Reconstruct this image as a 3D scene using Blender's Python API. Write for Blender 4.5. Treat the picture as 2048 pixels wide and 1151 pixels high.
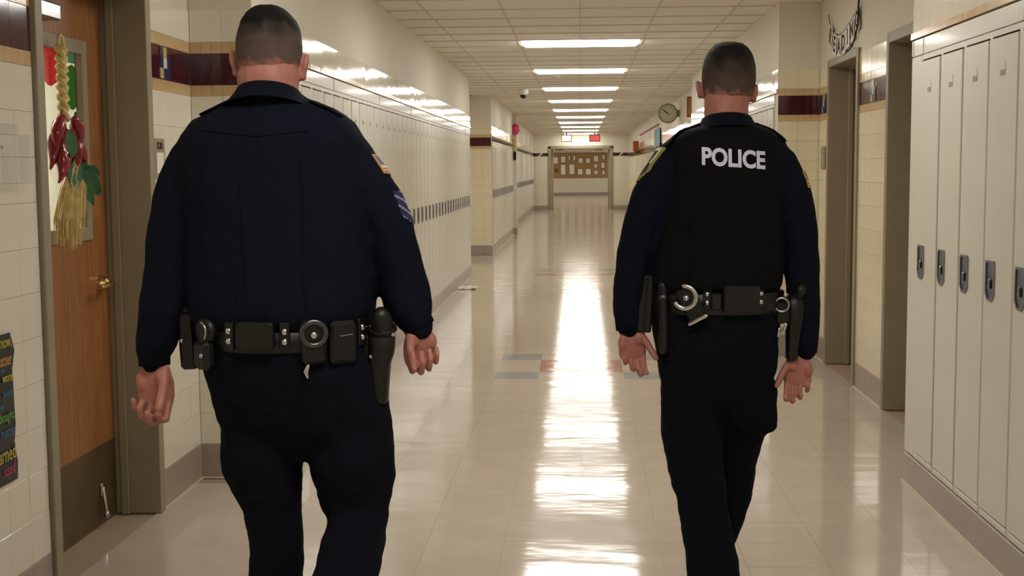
import bpy, bmesh, math, random
from mathutils import Vector, Matrix, noise
from mathutils.bvhtree import BVHTree
random.seed(7)
sc = bpy.context.scene
C = sc.collection
for o in list(bpy.data.objects): bpy.data.objects.remove(o)

# ------------------------------------------------------------------ camera
FPX, PITCH, YAW, ROLL, CAMH = 2577.4, .0916, .0536, .0074, 1.464
FW = Vector((-math.sin(YAW)*math.cos(PITCH), math.cos(YAW)*math.cos(PITCH), -math.sin(PITCH)))
_r = Vector((math.cos(YAW), math.sin(YAW), 0)); _u = _r.cross(FW)
RT = math.cos(ROLL)*_r - math.sin(ROLL)*_u
UP = math.cos(ROLL)*_u + math.sin(ROLL)*_r
cam = bpy.data.cameras.new('camera'); cam_o = bpy.data.objects.new('camera', cam); C.objects.link(cam_o)
cam.sensor_width = 36; cam.lens = 36*FPX/2048; cam.clip_start = .05; cam.clip_end = 200
cam_o.matrix_world = Matrix(((RT.x, UP.x, -FW.x, 0), (RT.y, UP.y, -FW.y, 0), (RT.z, UP.z, -FW.z, CAMH), (0, 0, 0, 1)))
sc.camera = cam_o
CO = Vector((0, 0, CAMH))
def at(x, y, Y):
    """point of the place at distance Y down the corridor, from a measured picture position"""
    d = FW + RT*((x-1024)/FPX) + UP*((575.5-y)/FPX)
    return CO + d*(Y/d.y)

# ------------------------------------------------------------------ world, exposure
w = bpy.data.worlds.new('world'); sc.world = w; w.use_nodes = True
w.node_tree.nodes['Background'].inputs[0].default_value = (.02, .02, .02, 1)
w.node_tree.nodes['Background'].inputs[1].default_value = 1
sc.view_settings.view_transform = 'Standard'; sc.view_settings.look = 'None'
sc.view_settings.gamma = 1; sc.view_settings.use_curve_mapping = False
sc.view_settings.exposure = 0.0
LAMP = 14.5
LAMP_COL = (1.0, .955, .89)

# ------------------------------------------------------------------ materials
def lin(h):
    h = h.lstrip('#'); v = [int(h[i:i+2], 16)/255 for i in (0, 2, 4)]
    return tuple(x/12.92 if x <= .04045 else ((x+.055)/1.055)**2.4 for x in v)
M = {}
def mat(name, colr, rough=.5, metal=0, var=0, vscale=20, bump=0, bscale=60, spec=.5, coat=0, sheen=0, emit=0, stretch=(1, 1, 1), bdist=.002):
    m = bpy.data.materials.new(name); m.use_nodes = True; nt = m.node_tree; b = nt.nodes['Principled BSDF']
    c = lin(colr) if isinstance(colr, str) else colr
    b.inputs['Base Color'].default_value = (*c, 1); b.inputs['Roughness'].default_value = rough
    b.inputs['Metallic'].default_value = metal; b.inputs['Specular IOR Level'].default_value = spec
    if coat: b.inputs['Coat Weight'].default_value = coat; b.inputs['Coat Roughness'].default_value = .08
    if sheen: b.inputs['Sheen Weight'].default_value = sheen
    if emit: b.inputs['Emission Color'].default_value = (*c, 1); b.inputs['Emission Strength'].default_value = emit
    if var or bump:
        tc = nt.nodes.new('ShaderNodeTexCoord'); mp = nt.nodes.new('ShaderNodeMapping'); mp.inputs['Scale'].default_value = stretch
        nt.links.new(tc.outputs['Object'], mp.inputs['Vector'])
    if var:
        n = nt.nodes.new('ShaderNodeTexNoise'); n.inputs['Scale'].default_value = vscale; n.inputs['Detail'].default_value = 5
        nt.links.new(mp.outputs[0], n.inputs['Vector'])
        r = nt.nodes.new('ShaderNodeValToRGB'); r.color_ramp.elements[0].position = .3; r.color_ramp.elements[1].position = .7
        r.color_ramp.elements[0].color = (*[x*(1-var) for x in c], 1); r.color_ramp.elements[1].color = (*[min(1, x*(1+var)) for x in c], 1)
        nt.links.new(n.outputs[0], r.inputs[0]); nt.links.new(r.outputs[0], b.inputs['Base Color'])
    if bump:
        n = nt.nodes.new('ShaderNodeTexNoise'); n.inputs['Scale'].default_value = bscale; n.inputs['Detail'].default_value = 4
        nt.links.new(mp.outputs[0], n.inputs['Vector'])
        bp = nt.nodes.new('ShaderNodeBump'); bp.inputs['Strength'].default_value = bump; bp.inputs['Distance'].default_value = bdist
        nt.links.new(n.outputs[0], bp.inputs['Height']); nt.links.new(bp.outputs[0], b.inputs['Normal'])
    M[name] = m
    return m
mat('paint', '#dcd5c2', .55, var=.02, vscale=3, bump=.15, bscale=220)
mat('tile_white', '#e6e0cf', .09, var=.02, vscale=5, bump=.05, bscale=9, bdist=.004)
mat('tile_cream', '#e4d9ba', .16, var=.03, vscale=5, bump=.05, bscale=9, bdist=.004)
mat('tile_maroon', '#431822', .10, var=.1, vscale=9, bump=.05, bscale=9, bdist=.004)
mat('tile_tan', '#ccae80', .16, var=.08, vscale=14, bump=.08, bscale=30)
mat('tile_blue', '#2e3a55', .15, var=.1)
mat('grout', '#cfc8b6', .85, var=.05, vscale=40)
mat('base_tile', '#a39589', .3, var=.05, vscale=12, bump=.05, bscale=30)
mat('caulk', '#d8cdba', .35)
mat('frame_metal', '#968c74', .42, var=.04, vscale=9, bump=.06, bscale=90)
mat('locker', '#d9d6c9', .30, var=.025, vscale=4, bump=.10, bscale=14, bdist=.003, coat=.25)
mat('locker_dark', '#3a3833', .6)
mat('steel', '#b9b9bd', .22, metal=1, var=.08, vscale=30)
mat('steel_dark', '#6c6c84', .32, metal=1, var=.2, vscale=30)
mat('steel_rim', '#8d8d90', .3, metal=1)
mat('cup_steel', '#7f7f98', .30, metal=1, var=.3, vscale=40)
mat('cuff_dull', '#5f5f62', .3, metal=1)
mat('brass', '#c9ad74', .25, metal=1)
mat('bronze', '#6b5a3e', .42, metal=.6, var=.12, vscale=8)
mat('ceil_tile', '#f1ebdf', .9, var=.05, vscale=130, bump=.25, bscale=240)
mat('ceil_grid', '#d6cfbf', .7)
mat('floor_slab', '#a8957d', .5)
mat('white_plastic', '#e9e6de', .35)
mat('black_plastic', '#141415', .35)
mat('red_sign', (.9, .06, .09), .4, emit=.9)
mat('white_sign', (1, .95, .8), .4, emit=1.3)
mat('paper', '#e9e5d8', .8)
mat('cork', '#a9855a', .85, var=.15, vscale=60)
mat('orange', '#b0562a', .6, var=.1)
mat('blue_paper', '#8fb3bd', .7)
mat('pink', '#d8406a', .3)
mat('clock_face', '#c9cbb5', .5)
mat('clock_case', '#7f8571', .45)
mat('ink', '#101010', .8)
# skin, cloth, leather
mat('cloth_navy', (.0056, .0072, .0150), .9, var=.25, vscale=160, bump=.35, bscale=26, spec=.10, bdist=.006)
mat('cloth_trouser', (.0050, .0060, .0110), .92, var=.25, vscale=160, bump=.4, bscale=20, spec=.10, bdist=.006)
mat('cloth_vest', (.0044, .0047, .0052), .88, var=.3, vscale=220, bump=.3, bscale=140, spec=.13)
mat('leather', (.003, .003, .003), .42, var=.2, vscale=60, bump=.2, bscale=180, spec=.5)
mat('polymer', (.0055, .0055, .006), .45, spec=.5)
mat('chrome', '#d9d9dc', .16, metal=1)
mat('eye_white', '#e6e0d8', .3)
mat('letter_white', '#d9dcf5', .6)
mat('patch_gold', '#c9a04a', .7); mat('patch_blue', '#5b5f9e', .7); mat('patch_red', '#b4453c', .7); mat('patch_white', '#e3d9cf', .7)
mat('patch_yellow', '#98923f', .7); mat('patch_black', '#16171a', .8); mat('chev_line', '#8f95bd', .6); mat('chev_fill', '#23244a', .7)
# ristra, door
mat('chili', '#8c1526', .22, var=.25, vscale=12, coat=.4); mat('leaf', '#24552c', .7, var=.25, vscale=14)
mat('raffia', '#d9bf7e', .7, var=.25, vscale=40); mat('green_paper', '#3fa24c', .5); mat('teal_paper', '#7fae9c', .6); mat('red_paper', '#e2525c', .5)
mat('poster_black', '#1b1c1c', .45); mat('room_white', '#e8e4d6', .8)
for n, c in (('txt_yellow', '#b9b13f'), ('txt_orange', '#c08a3c'), ('txt_green', '#5d9a44'), ('txt_pink', '#b24670'), ('txt_blue', '#3f6d96')): mat(n, c, .6)

def floor_mat(name, c):
    m = mat(name, c, .085, var=.04, vscale=5, spec=.62); nt = m.node_tree; b = nt.nodes['Principled BSDF']
    geo = nt.nodes.new('ShaderNodeNewGeometry'); mp = nt.nodes.new('ShaderNodeMapping'); mp.inputs['Scale'].default_value = (.9, 1.9, 1)
    nt.links.new(geo.outputs['Position'], mp.inputs['Vector'])
    for q in [q for q in nt.nodes if q.type == 'MAPPING' and q is not mp]: nt.links.new(geo.outputs['Position'], q.inputs['Vector'])
    n1 = nt.nodes.new('ShaderNodeTexNoise'); n1.inputs['Scale'].default_value = 2.6; n1.inputs['Detail'].default_value = 3; n1.inputs['Roughness'].default_value = .45
    nt.links.new(mp.outputs[0], n1.inputs['Vector'])
    bp = nt.nodes.new('ShaderNodeBump'); bp.inputs['Strength'].default_value = 1; bp.inputs['Distance'].default_value = .0022
    nt.links.new(n1.outputs[0], bp.inputs['Height']); nt.links.new(bp.outputs[0], b.inputs['Normal'])
    n2 = nt.nodes.new('ShaderNodeTexNoise'); n2.inputs['Scale'].default_value = 7; n2.inputs['Detail'].default_value = 6
    nt.links.new(geo.outputs['Position'], n2.inputs['Vector'])
    mr = nt.nodes.new('ShaderNodeMapRange'); mr.inputs[3].default_value = .06; mr.inputs[4].default_value = .13
    nt.links.new(n2.outputs[0], mr.inputs[0]); nt.links.new(mr.outputs[0], b.inputs['Roughness'])
floor_mat('floor_tile', '#c8bbab'); floor_mat('floor_red', '#b5706a'); floor_mat('floor_blue', '#98a0a6')

def wood_mat():
    m = mat('wood', '#8a5426', .38); nt = m.node_tree; b = nt.nodes['Principled BSDF']
    tc = nt.nodes.new('ShaderNodeTexCoord'); mp = nt.nodes.new('ShaderNodeMapping'); mp.inputs['Scale'].default_value = (1, 9, .7)
    nt.links.new(tc.outputs['Object'], mp.inputs['Vector'])
    n = nt.nodes.new('ShaderNodeTexNoise'); n.inputs['Scale'].default_value = 5; n.inputs['Detail'].default_value = 8; n.inputs['Distortion'].default_value = .8
    nt.links.new(mp.outputs[0], n.inputs['Vector'])
    mp2 = nt.nodes.new('ShaderNodeMapping'); mp2.inputs['Scale'].default_value = (1, 60, 2.2); nt.links.new(tc.outputs['Object'], mp2.inputs['Vector'])
    n2 = nt.nodes.new('ShaderNodeTexNoise'); n2.inputs['Scale'].default_value = 6; n2.inputs['Detail'].default_value = 3; nt.links.new(mp2.outputs[0], n2.inputs['Vector'])
    mx = nt.nodes.new('ShaderNodeMath'); mx.operation = 'MULTIPLY_ADD'; mx.inputs[1].default_value = .45; nt.links.new(n2.outputs[0], mx.inputs[0]); nt.links.new(n.outputs[0], mx.inputs[2])
    r = nt.nodes.new('ShaderNodeValToRGB'); r.color_ramp.elements[0].position = .5; r.color_ramp.elements[1].position = .95
    r.color_ramp.elements[0].color = (*lin('#7d4f2b'), 1); r.color_ramp.elements[1].color = (*lin('#a87040'), 1)
    nt.links.new(mx.outputs[0], r.inputs[0]); nt.links.new(r.outputs[0], b.inputs['Base Color'])
wood_mat()
def paper_mat(name, c):
    m = bpy.data.materials.new(name); m.use_nodes = True; nt = m.node_tree; nt.nodes.remove(nt.nodes['Principled BSDF'])
    d = nt.nodes.new('ShaderNodeBsdfDiffuse'); t = nt.nodes.new('ShaderNodeBsdfTranslucent'); mx = nt.nodes.new('ShaderNodeMixShader'); mx.inputs[0].default_value = .5
    for q in (d, t): q.inputs[0].default_value = (*lin(c), 1)
    nt.links.new(d.outputs[0], mx.inputs[1]); nt.links.new(t.outputs[0], mx.inputs[2]); nt.links.new(mx.outputs[0], nt.nodes['Material Output'].inputs[0]); M[name] = m
paper_mat('red_paper', '#f0545e'); paper_mat('green_paper', '#48b856'); paper_mat('teal_paper', '#9ccbb6')
def glass_mat(name, tint, amt):
    m = bpy.data.materials.new(name); m.use_nodes = True; nt = m.node_tree; nt.nodes.remove(nt.nodes['Principled BSDF'])
    t = nt.nodes.new('ShaderNodeBsdfTransparent'); t.inputs[0].default_value = (*tint, 1)
    g = nt.nodes.new('ShaderNodeBsdfGlossy'); g.inputs['Roughness'].default_value = .03
    lw = nt.nodes.new('ShaderNodeLayerWeight'); lw.inputs[0].default_value = .5
    pw = nt.nodes.new('ShaderNodeMath'); pw.operation = 'POWER'; pw.inputs[1].default_value = 4.5; nt.links.new(lw.outputs['Facing'], pw.inputs[0])
    fr = nt.nodes.new('ShaderNodeMath'); fr.operation = 'MULTIPLY_ADD'; fr.inputs[1].default_value = .8; fr.inputs[2].default_value = .03+amt*.2; nt.links.new(pw.outputs[0], fr.inputs[0])
    mx = nt.nodes.new('ShaderNodeMixShader'); nt.links.new(fr.outputs[0], mx.inputs[0]); nt.links.new(t.outputs[0], mx.inputs[1]); nt.links.new(g.outputs[0], mx.inputs[2])
    nt.links.new(mx.outputs[0], nt.nodes['Material Output'].inputs[0]); M[name] = m
glass_mat('glass', (.9, .93, .9), .1); glass_mat('acrylic', (.97, .975, .975), .03)
def emit_mat(name, c, s):
    m = bpy.data.materials.new(name); m.use_nodes = True; nt = m.node_tree; nt.nodes.remove(nt.nodes['Principled BSDF'])
    e = nt.nodes.new('ShaderNodeEmission'); e.inputs[0].default_value = (*c, 1); e.inputs[1].default_value = s
    nt.links.new(e.outputs[0], nt.nodes['Material Output'].inputs[0]); M[name] = m
emit_mat('lamp_lens', LAMP_COL, LAMP)
def skin_mat(name, c, c2):
    m = mat(name, c, .5, spec=.4); nt = m.node_tree; b = nt.nodes['Principled BSDF']
    tc = nt.nodes.new('ShaderNodeTexCoord'); n = nt.nodes.new('ShaderNodeTexNoise'); n.inputs['Scale'].default_value = 28; n.inputs['Detail'].default_value = 4
    nt.links.new(tc.outputs['Object'], n.inputs['Vector'])
    r = nt.nodes.new('ShaderNodeValToRGB'); r.color_ramp.elements[0].position = .35; r.color_ramp.elements[1].position = .65
    r.color_ramp.elements[0].color = (*lin(c), 1); r.color_ramp.elements[1].color = (*lin(c2), 1)
    nt.links.new(n.outputs[0], r.inputs[0]); nt.links.new(r.outputs[0], b.inputs['Base Color'])
    b.inputs['Subsurface Weight'].default_value = .12; b.inputs['Subsurface Scale'].default_value = .01
    b.inputs['Subsurface Radius'].default_value = (1, .35, .2)
skin_mat('skin', '#ad7062', '#b87d70')
def hair_mat(name, dark, stub, skin, z0, z1):
    """cropped hair that fades from a dark crown to stubble at the nape (the cut itself), patchy"""
    m = mat(name, dark, .75, spec=.25); nt = m.node_tree; b = nt.nodes['Principled BSDF']
    geo = nt.nodes.new('ShaderNodeNewGeometry'); sp = nt.nodes.new('ShaderNodeSeparateXYZ'); nt.links.new(geo.outputs['Position'], sp.inputs[0])
    n = nt.nodes.new('ShaderNodeTexNoise'); n.inputs['Scale'].default_value = 26; n.inputs['Detail'].default_value = 3; nt.links.new(geo.outputs['Position'], n.inputs['Vector'])
    mr = nt.nodes.new('ShaderNodeMapRange'); mr.inputs[1].default_value = z0; mr.inputs[2].default_value = z1; nt.links.new(sp.outputs[2], mr.inputs[0])
    ad = nt.nodes.new('ShaderNodeMath'); ad.operation = 'MULTIPLY_ADD'; ad.inputs[1].default_value = .6; nt.links.new(n.outputs[0], ad.inputs[0]); nt.links.new(mr.outputs[0], ad.inputs[2])
    hf = nt.nodes.new('ShaderNodeMath'); hf.operation = 'MULTIPLY'; hf.inputs[1].default_value = .667; nt.links.new(ad.outputs[0], hf.inputs[0])
    r = nt.nodes.new('ShaderNodeValToRGB'); e = r.color_ramp.elements
    e[0].position = .19; e[0].color = (*lin(skin), 1); e[1].position = .80; e[1].color = (*lin(dark), 1)
    k = e.new(.33); k.color = (*lin(stub), 1)
    k = e.new(.58); k.color = (*[.7*a+.3*c for a, c in zip(lin(stub), lin(dark))], 1)
    nt.links.new(hf.outputs[0], r.inputs[0]); nt.links.new(r.outputs[0], b.inputs['Base Color'])
    n2 = nt.nodes.new('ShaderNodeTexNoise'); n2.inputs['Scale'].default_value = 420; nt.links.new(geo.outputs['Position'], n2.inputs['Vector'])
    bp = nt.nodes.new('ShaderNodeBump'); bp.inputs['Strength'].default_value = .6; bp.inputs['Distance'].default_value = .002
    nt.links.new(n2.outputs[0], bp.inputs['Height']); nt.links.new(bp.outputs[0], b.inputs['Normal'])

# ------------------------------------------------------------------ mesh helpers
class MB:
    def __init__(s): s.v = []; s.f = []; s.m = []; s.cur = 0
    def add(s, vs, fs):
        k = len(s.v); s.v += [tuple(v) for v in vs]; s.f += [tuple(i+k for i in f) for f in fs]; s.m += [s.cur]*len(fs); return s
    def box(s, x0, x1, y0, y1, z0, z1):
        return s.add([(x, y, z) for z in (z0, z1) for y in (y0, y1) for x in (x0, x1)],
                     [(0, 2, 3, 1), (4, 5, 7, 6), (0, 1, 5, 4), (2, 6, 7, 3), (0, 4, 6, 2), (1, 3, 7, 5)])
    def cbox(s, x0, x1, y0, y1, z0, z1, c):
        """box with its corners chamfered all round"""
        b = bmesh.new(); bmesh.ops.create_cube(b, size=1)
        for v in b.verts: v.co = Vector((x0+(v.co.x+.5)*(x1-x0), y0+(v.co.y+.5)*(y1-y0), z0+(v.co.z+.5)*(z1-z0)))
        bmesh.ops.bevel(b, geom=b.edges[:], offset=c, segments=1, affect='EDGES')
        b.verts.index_update(); s.add([v.co for v in b.verts], [[v.index for v in f.verts] for f in b.faces]); b.free(); return s
    def loft(s, rings, cap=True, closed=True):
        n = len(rings[0]); vs = [p for r in rings for p in r]; fs = []
        for i in range(len(rings)-1):
            for j in range(n if closed else n-1):
                a = i*n+j; b = i*n+(j+1) % n; fs.append((a, b, b+n, a+n))
        if cap: fs.append(tuple(range(n-1, -1, -1))); fs.append(tuple((len(rings)-1)*n+j for j in range(n)))
        return s.add(vs, fs)
    def limb(s, pts, rad, n=14, ref=Vector((1, 0, 0)), caps=True):
        """tapered tube; rad is a number or (side, front) pair per point"""
        P = [Vector(p) for p in pts]; R = [r if isinstance(r, tuple) else (r, r) for r in rad]
        if caps:
            d0 = (P[0]-P[1]).normalized(); d1 = (P[-1]-P[-2]).normalized()
            r0 = min(R[0]); r1 = min(R[-1]); a0, a1, q0, q1 = P[0], P[-1], R[0], R[-1]
            P = [a0+d0*r0*.92, a0+d0*r0*.6] + P + [a1+d1*r1*.6, a1+d1*r1*.92]
            R = [(q0[0]*.38, q0[1]*.38), (q0[0]*.8, q0[1]*.8)] + R + [(q1[0]*.8, q1[1]*.8), (q1[0]*.38, q1[1]*.38)]
        rings = []; u = ref
        for i, p in enumerate(P):
            d = (P[min(i+1, len(P)-1)]-P[max(i-1, 0)]).normalized()
            u = (u-d*u.dot(d)); u = u.normalized() if u.length > 1e-6 else d.orthogonal().normalized()
            v = d.cross(u)
            rings.append([p+u*(R[i][0]*math.cos(2*math.pi*k/n))+v*(R[i][1]*math.sin(2*math.pi*k/n)) for k in range(n)])
        return s.loft(rings)
    def ball(s, c, rx, ry, rz, n=14, rot=None):
        c = Vector(c); rings = []
        for i in range(1, 9):
            t = math.pi*i/9
            ring = []
            for k in range(n):
                a = 2*math.pi*k/n; p = Vector((rx*math.sin(t)*math.cos(a), ry*math.sin(t)*math.sin(a), -rz*math.cos(t)))
                ring.append(c+(rot @ p if rot else p))
            rings.append(ring)
        return s.loft(rings)
    def torus(s, c, R, r, ax=Vector((0, 1, 0)), a0=0, a1=2*math.pi, n=28, k=8, flat=1):
        c = Vector(c); ax = ax.normalized(); u = ax.orthogonal().normalized(); w_ = ax.cross(u)
        full = abs(a1-a0-2*math.pi) < 1e-6; rings = []
        for i in range(n+(0 if full else 1)):
            a = a0+(a1-a0)*i/n; e = u*math.cos(a)+w_*math.sin(a)
            rings.append([c+e*(R+r*math.cos(2*math.pi*j/k))+ax*(r*flat*math.sin(2*math.pi*j/k)) for j in range(k)])
        if full: rings.append(rings[0]); return s.loft(rings, cap=False)
        return s.loft(rings)
    def mesh(s, name, mats, smooth=False):
        me = bpy.data.meshes.new(name); me.from_pydata(s.v, [], s.f); me.update()
        for k in (mats if isinstance(mats, (list, tuple)) else [mats]): me.materials.append(M[k])
        if max(s.m, default=0): me.polygons.foreach_set('material_index', s.m)
        if smooth: me.shade_smooth()
        return me
def fix_normals(me):
    b = bmesh.new(); b.from_mesh(me); bmesh.ops.recalc_face_normals(b, faces=b.faces[:]); b.to_mesh(me); b.free()
def link(name, me, parent=None, loc=None, rot=None):
    o = bpy.data.objects.new(name, me); C.objects.link(o)
    if parent is not None: o.parent = parent
    if loc is not None: o.location = loc
    if rot is not None: o.rotation_euler = rot
    return o
def wpos(o):
    p = Vector((0, 0, 0))
    while o is not None: p += o.location; o = o.parent
    return p
def part(name, mb, m, parent, smooth=False, world=True):
    """a part whose vertices are given in world metres (or in the thing's own frame)"""
    me = mb.mesh(name, m, smooth) if isinstance(mb, MB) else mb
    if isinstance(mb, MB): fix_normals(me)
    o = link(name, me, parent)
    if world: o.location = -wpos(parent)
    return o
def tag(o, label, cat, group=None, kind=None):
    o['label'] = label; o['category'] = cat
    if group: o['group'] = group
    if kind: o['kind'] = kind
    return o
def empty(name, loc, label, cat, group=None, kind=None):
    return tag(link(name, None, None, loc), label, cat, group, kind)
def struct(name, mb, m, label, cat):
    me = mb.mesh(name, m); fix_normals(me); return tag(link(name, me), label, cat, None, 'structure')
def single(name, mb, m, label, cat, group=None, smooth=False, origin=None):
    me = mb.mesh(name, m, smooth); fix_normals(me); o = link(name, me)
    if origin is not None:
        me.transform(Matrix.Translation(-Vector(origin))); o.location = origin
    return tag(o, label, cat, group)
def copy_tree(o, parent=None):
    c = o.copy(); C.objects.link(c); c.parent = parent
    for k in o.children: copy_tree(k, c)
    return c
TS = bpy.data.scenes.new('workbench')
def evaluate(o):
    TS.collection.objects.link(o)
    with bpy.context.temp_override(scene=TS, view_layer=TS.view_layers[0]):
        dg = bpy.context.evaluated_depsgraph_get(); dg.update()
        me = bpy.data.meshes.new_from_object(o.evaluated_get(dg))
    bpy.data.objects.remove(o); return me
def remesh(mb, vox, it, name, m, fac=.5):
    me = mb.mesh(name, m); fix_normals(me); o = bpy.data.objects.new('tmp', me)
    r = o.modifiers.new('r', 'REMESH'); r.mode = 'VOXEL'; r.voxel_size = vox; r.adaptivity = 0
    if it: s_ = o.modifiers.new('s', 'SMOOTH'); s_.iterations = it; s_.factor = fac
    out = evaluate(o); out.name = name; bpy.data.meshes.remove(me)
    out.materials.clear(); out.materials.append(M[m]); out.shade_smooth()
    return out
def wrinkle(me, amp, sc_=(9, 9, 9), seed=0):
    out = []
    for v in [(v.co.copy(), n_.vector.copy()) for v, n_ in zip(me.vertices, me.vertex_normals)]:
        p = Vector((v[0].x*sc_[0]+seed, v[0].y*sc_[1], v[0].z*sc_[2]))
        out.extend(v[0]+v[1]*(noise.fractal(p, .8, 2, 3)*amp))
    me.vertices.foreach_set('co', out); me.update()
def text_mesh(s, size, bold=0, ext=.0005, align='CENTER', sx=1.0, res=3):
    cu = bpy.data.curves.new('t', 'FONT'); cu.body = s; cu.size = size; cu.offset = bold; cu.extrude = ext; cu.align_x = align; cu.align_y = 'CENTER'; cu.resolution_u = res
    me = evaluate(bpy.data.objects.new('t', cu))
    if sx != 1: me.transform(Matrix.Diagonal((sx, 1, 1, 1)))
    return me
def put_text(name, s, m, parent, frame, size, **k):
    """frame: 4x4 world matrix, text in its xy plane"""
    me = text_mesh(s, size, **k); me.transform(frame); me.materials.clear(); me.materials.append(M[m]); me.name = name
    o = link(name, me, parent)
    if parent is not None: o.location = -wpos(parent)
    return o
def frame(o, x, y):
    x = Vector(x).normalized(); y = Vector(y).normalized(); z = x.cross(y)
    return Matrix(((x.x, y.x, z.x, o[0]), (x.y, y.y, z.y, o[1]), (x.z, y.z, z.z, o[2]), (0, 0, 0, 1)))
ORD = ['first', 'second', 'third', 'fourth', 'fifth', 'sixth', 'seventh', 'eighth', 'ninth', 'tenth', 'eleventh', 'twelfth', 'thirteenth', 'fourteenth', 'fifteenth',
       'sixteenth', 'seventeenth', 'eighteenth', 'nineteenth', 'twentieth']
def ordinal(i):
    if i < 20: return ORD[i]
    tens = ['', '', 'twenty', 'thirty', 'forty', 'fifty'][(i+1)//10]; r = (i+1) % 10
    return tens+'-'+ORD[r-1] if r else {20: 'twentieth', 30: 'thirtieth', 40: 'fortieth', 50: 'fiftieth'}[i+1]

# ------------------------------------------------------------------ dimensions (metres)
H = 2.72                       # ceiling
XL, XR = -1.526, 1.517         # corridor sides at the lockers
AL, AR = -1.82, 1.83           # recessed walls with the doors
FL, FR = 6.0, 10.08            # walls that face the camera at the end of each recess
RN = 6.03                      # far end of the near right lockers
LE = 17.85                     # far end of the left locker wall
SF = 22.1                      # wall facing us beyond the side passage
END = 46.6
T = .15                        # wall tile pitch
Z_BASE = .166
Z_B0, Z_M0, Z_M1, Z_B1, Z_T = 1.816, 1.866, 2.012, 2.064, 2.214
LK0, LK1 = .145, 1.955         # lockers bottom, top

# ------------------------------------------------------------------ floor
fl = struct('floor', MB().box(-6.5, 3.2, -5, 74, -.12, -.004), 'floor_slab', 'polished beige vinyl tile floor of the school corridor', 'floor')
FT = .305; FY0 = 9.555
gap = .0004
tile_me = MB().box(-FT/2+gap, FT/2-gap, -FT/2+gap, FT/2-gap, -.003, 0).mesh('floor_tile', 'floor_tile')
tile_red = tile_me.copy(); tile_red.materials[0] = M['floor_red']; tile_blue = tile_me.copy(); tile_blue.materials[0] = M['floor_blue']
def floor_colour(ix, jy):
    # accent tiles: a red square with blue squares touching its corners, again further on
    for j0 in (0,):
        if ix in (-1, 0) and jy in (j0-1, j0): return 1
        if ix in (-2, 1) and jy in (j0-2, j0+1): return 2
    if jy in (29, 30) and -2 <= ix <= 1: return 2
    if jy == 27 and -2 <= ix <= 1: return 1
    return 0
stuffmb = MB(); count = 0
for jy in range(-46, 210):
    y = FY0+(jy+.5)*FT
    if y > 73.5: break
    for ix in range(-20, 10):
        x = (ix+.5)*FT
        inside = abs(x) < 1.52
        if y < FL and -1.83 < x < 0: inside = True
        if RN < y < FR and 0 < x < 1.83: inside = True
        if y > LE+.1 and 0 < x < 1.72: inside = True
        if LE < y < SF-.1 and x < 0: inside = True
        if 31 < y < END and -1.83 < x < 0: inside = True
        if y > END+.1 and abs(x) < 2.9: inside = True
        if not inside: continue
        c = floor_colour(ix, jy)
        tx, ty = random.gauss(0, .0007), random.gauss(0, .0005)
        if c or (4.3 < y and count < 285 and abs(x) < 1.83):
            count += 1
            link('floor_tile', (tile_me, tile_red, tile_blue)[c], fl, (x, y, 0), (tx, ty, 0))
        else:
            g = FT/2-gap
            stuffmb.add([(x+sx*g, y+sy*g, sx*g*ty*-1+sy*g*tx) for sx, sy in ((-1, -1), (1, -1), (1, 1), (-1, 1))], [(0, 1, 2, 3)])
o = link('floor_tile_field', stuffmb.mesh('floor_tile_field', 'floor_tile'), fl); o['kind'] = 'stuff'

# ------------------------------------------------------------------ ceiling
ce = struct('ceiling', MB().box(-6.5, 3.2, -5, 74, H+.012, H+.15), 'ceil_grid', 'suspended ceiling of square mineral tiles', 'ceiling')
CT = .61; LY0 = 13.02; LDY = 3.66
LK = list(range(-4, 10))
lamp_rows = {k*6 for k in LK}
ct_me = MB().cbox(-.3015, .3015, -.3015, .3015, 0, .014, .0015).mesh('ceiling_tile', 'ceil_tile')
cs = MB(); cells = []
for j in range(-29, 100):
    y = LY0+j*CT
    for i in range(-10, 5):
        x = (i+.5)*CT
        ok = abs(x) < 1.9
        if LE < y < SF and x < 0: ok = True
        if y > END: ok = abs(x) < 3
        if not ok or (j in lamp_rows and i in (-1, 0)): continue
        cells.append((x, y))
near = [c for c in cells if 9 < c[1] and abs(c[0]) < 1.9][:270]
nset = set(near)
for x, y in cells:
    if (x, y) in nset: link('ceiling_tile', ct_me, ce, (x, y, H))
    else: cs.box(x-.3015, x+.3015, y-.3015, y+.3015, H, H+.012)
o = link('ceiling_tile_field', cs.mesh('ceiling_tile_field', 'ceil_tile'), ce); o['kind'] = 'stuff'

# hanging bars of the ceiling grid
mat('grid_bar', '#d3cbb9', .6)
row_me = MB().box(-1.9, 1.9, -.006, .006, -.007, .004).mesh('grid_bar', 'grid_bar')
for j in range(-29, 55):
    y = LY0+(j+.5)*CT
    if y < END: link('grid_bar', row_me, ce, (0, y, H))
col_me = MB().box(-.005, .005, -5*CT/2, 5*CT/2, -.0065, .004).mesh('grid_bar', 'grid_bar')
for k in LK[:-1]: link('grid_bar', col_me, ce, (0, LY0+(k+.5)*LDY, H))
long_me = MB().box(-.005, .005, -4.5, END-.01, -.0065, .004).mesh('grid_bar', 'grid_bar')
for x in (-1.83, -1.22, -.61, .61, 1.22, 1.83): link('grid_bar', long_me, ce, (x, 0, H))

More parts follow.
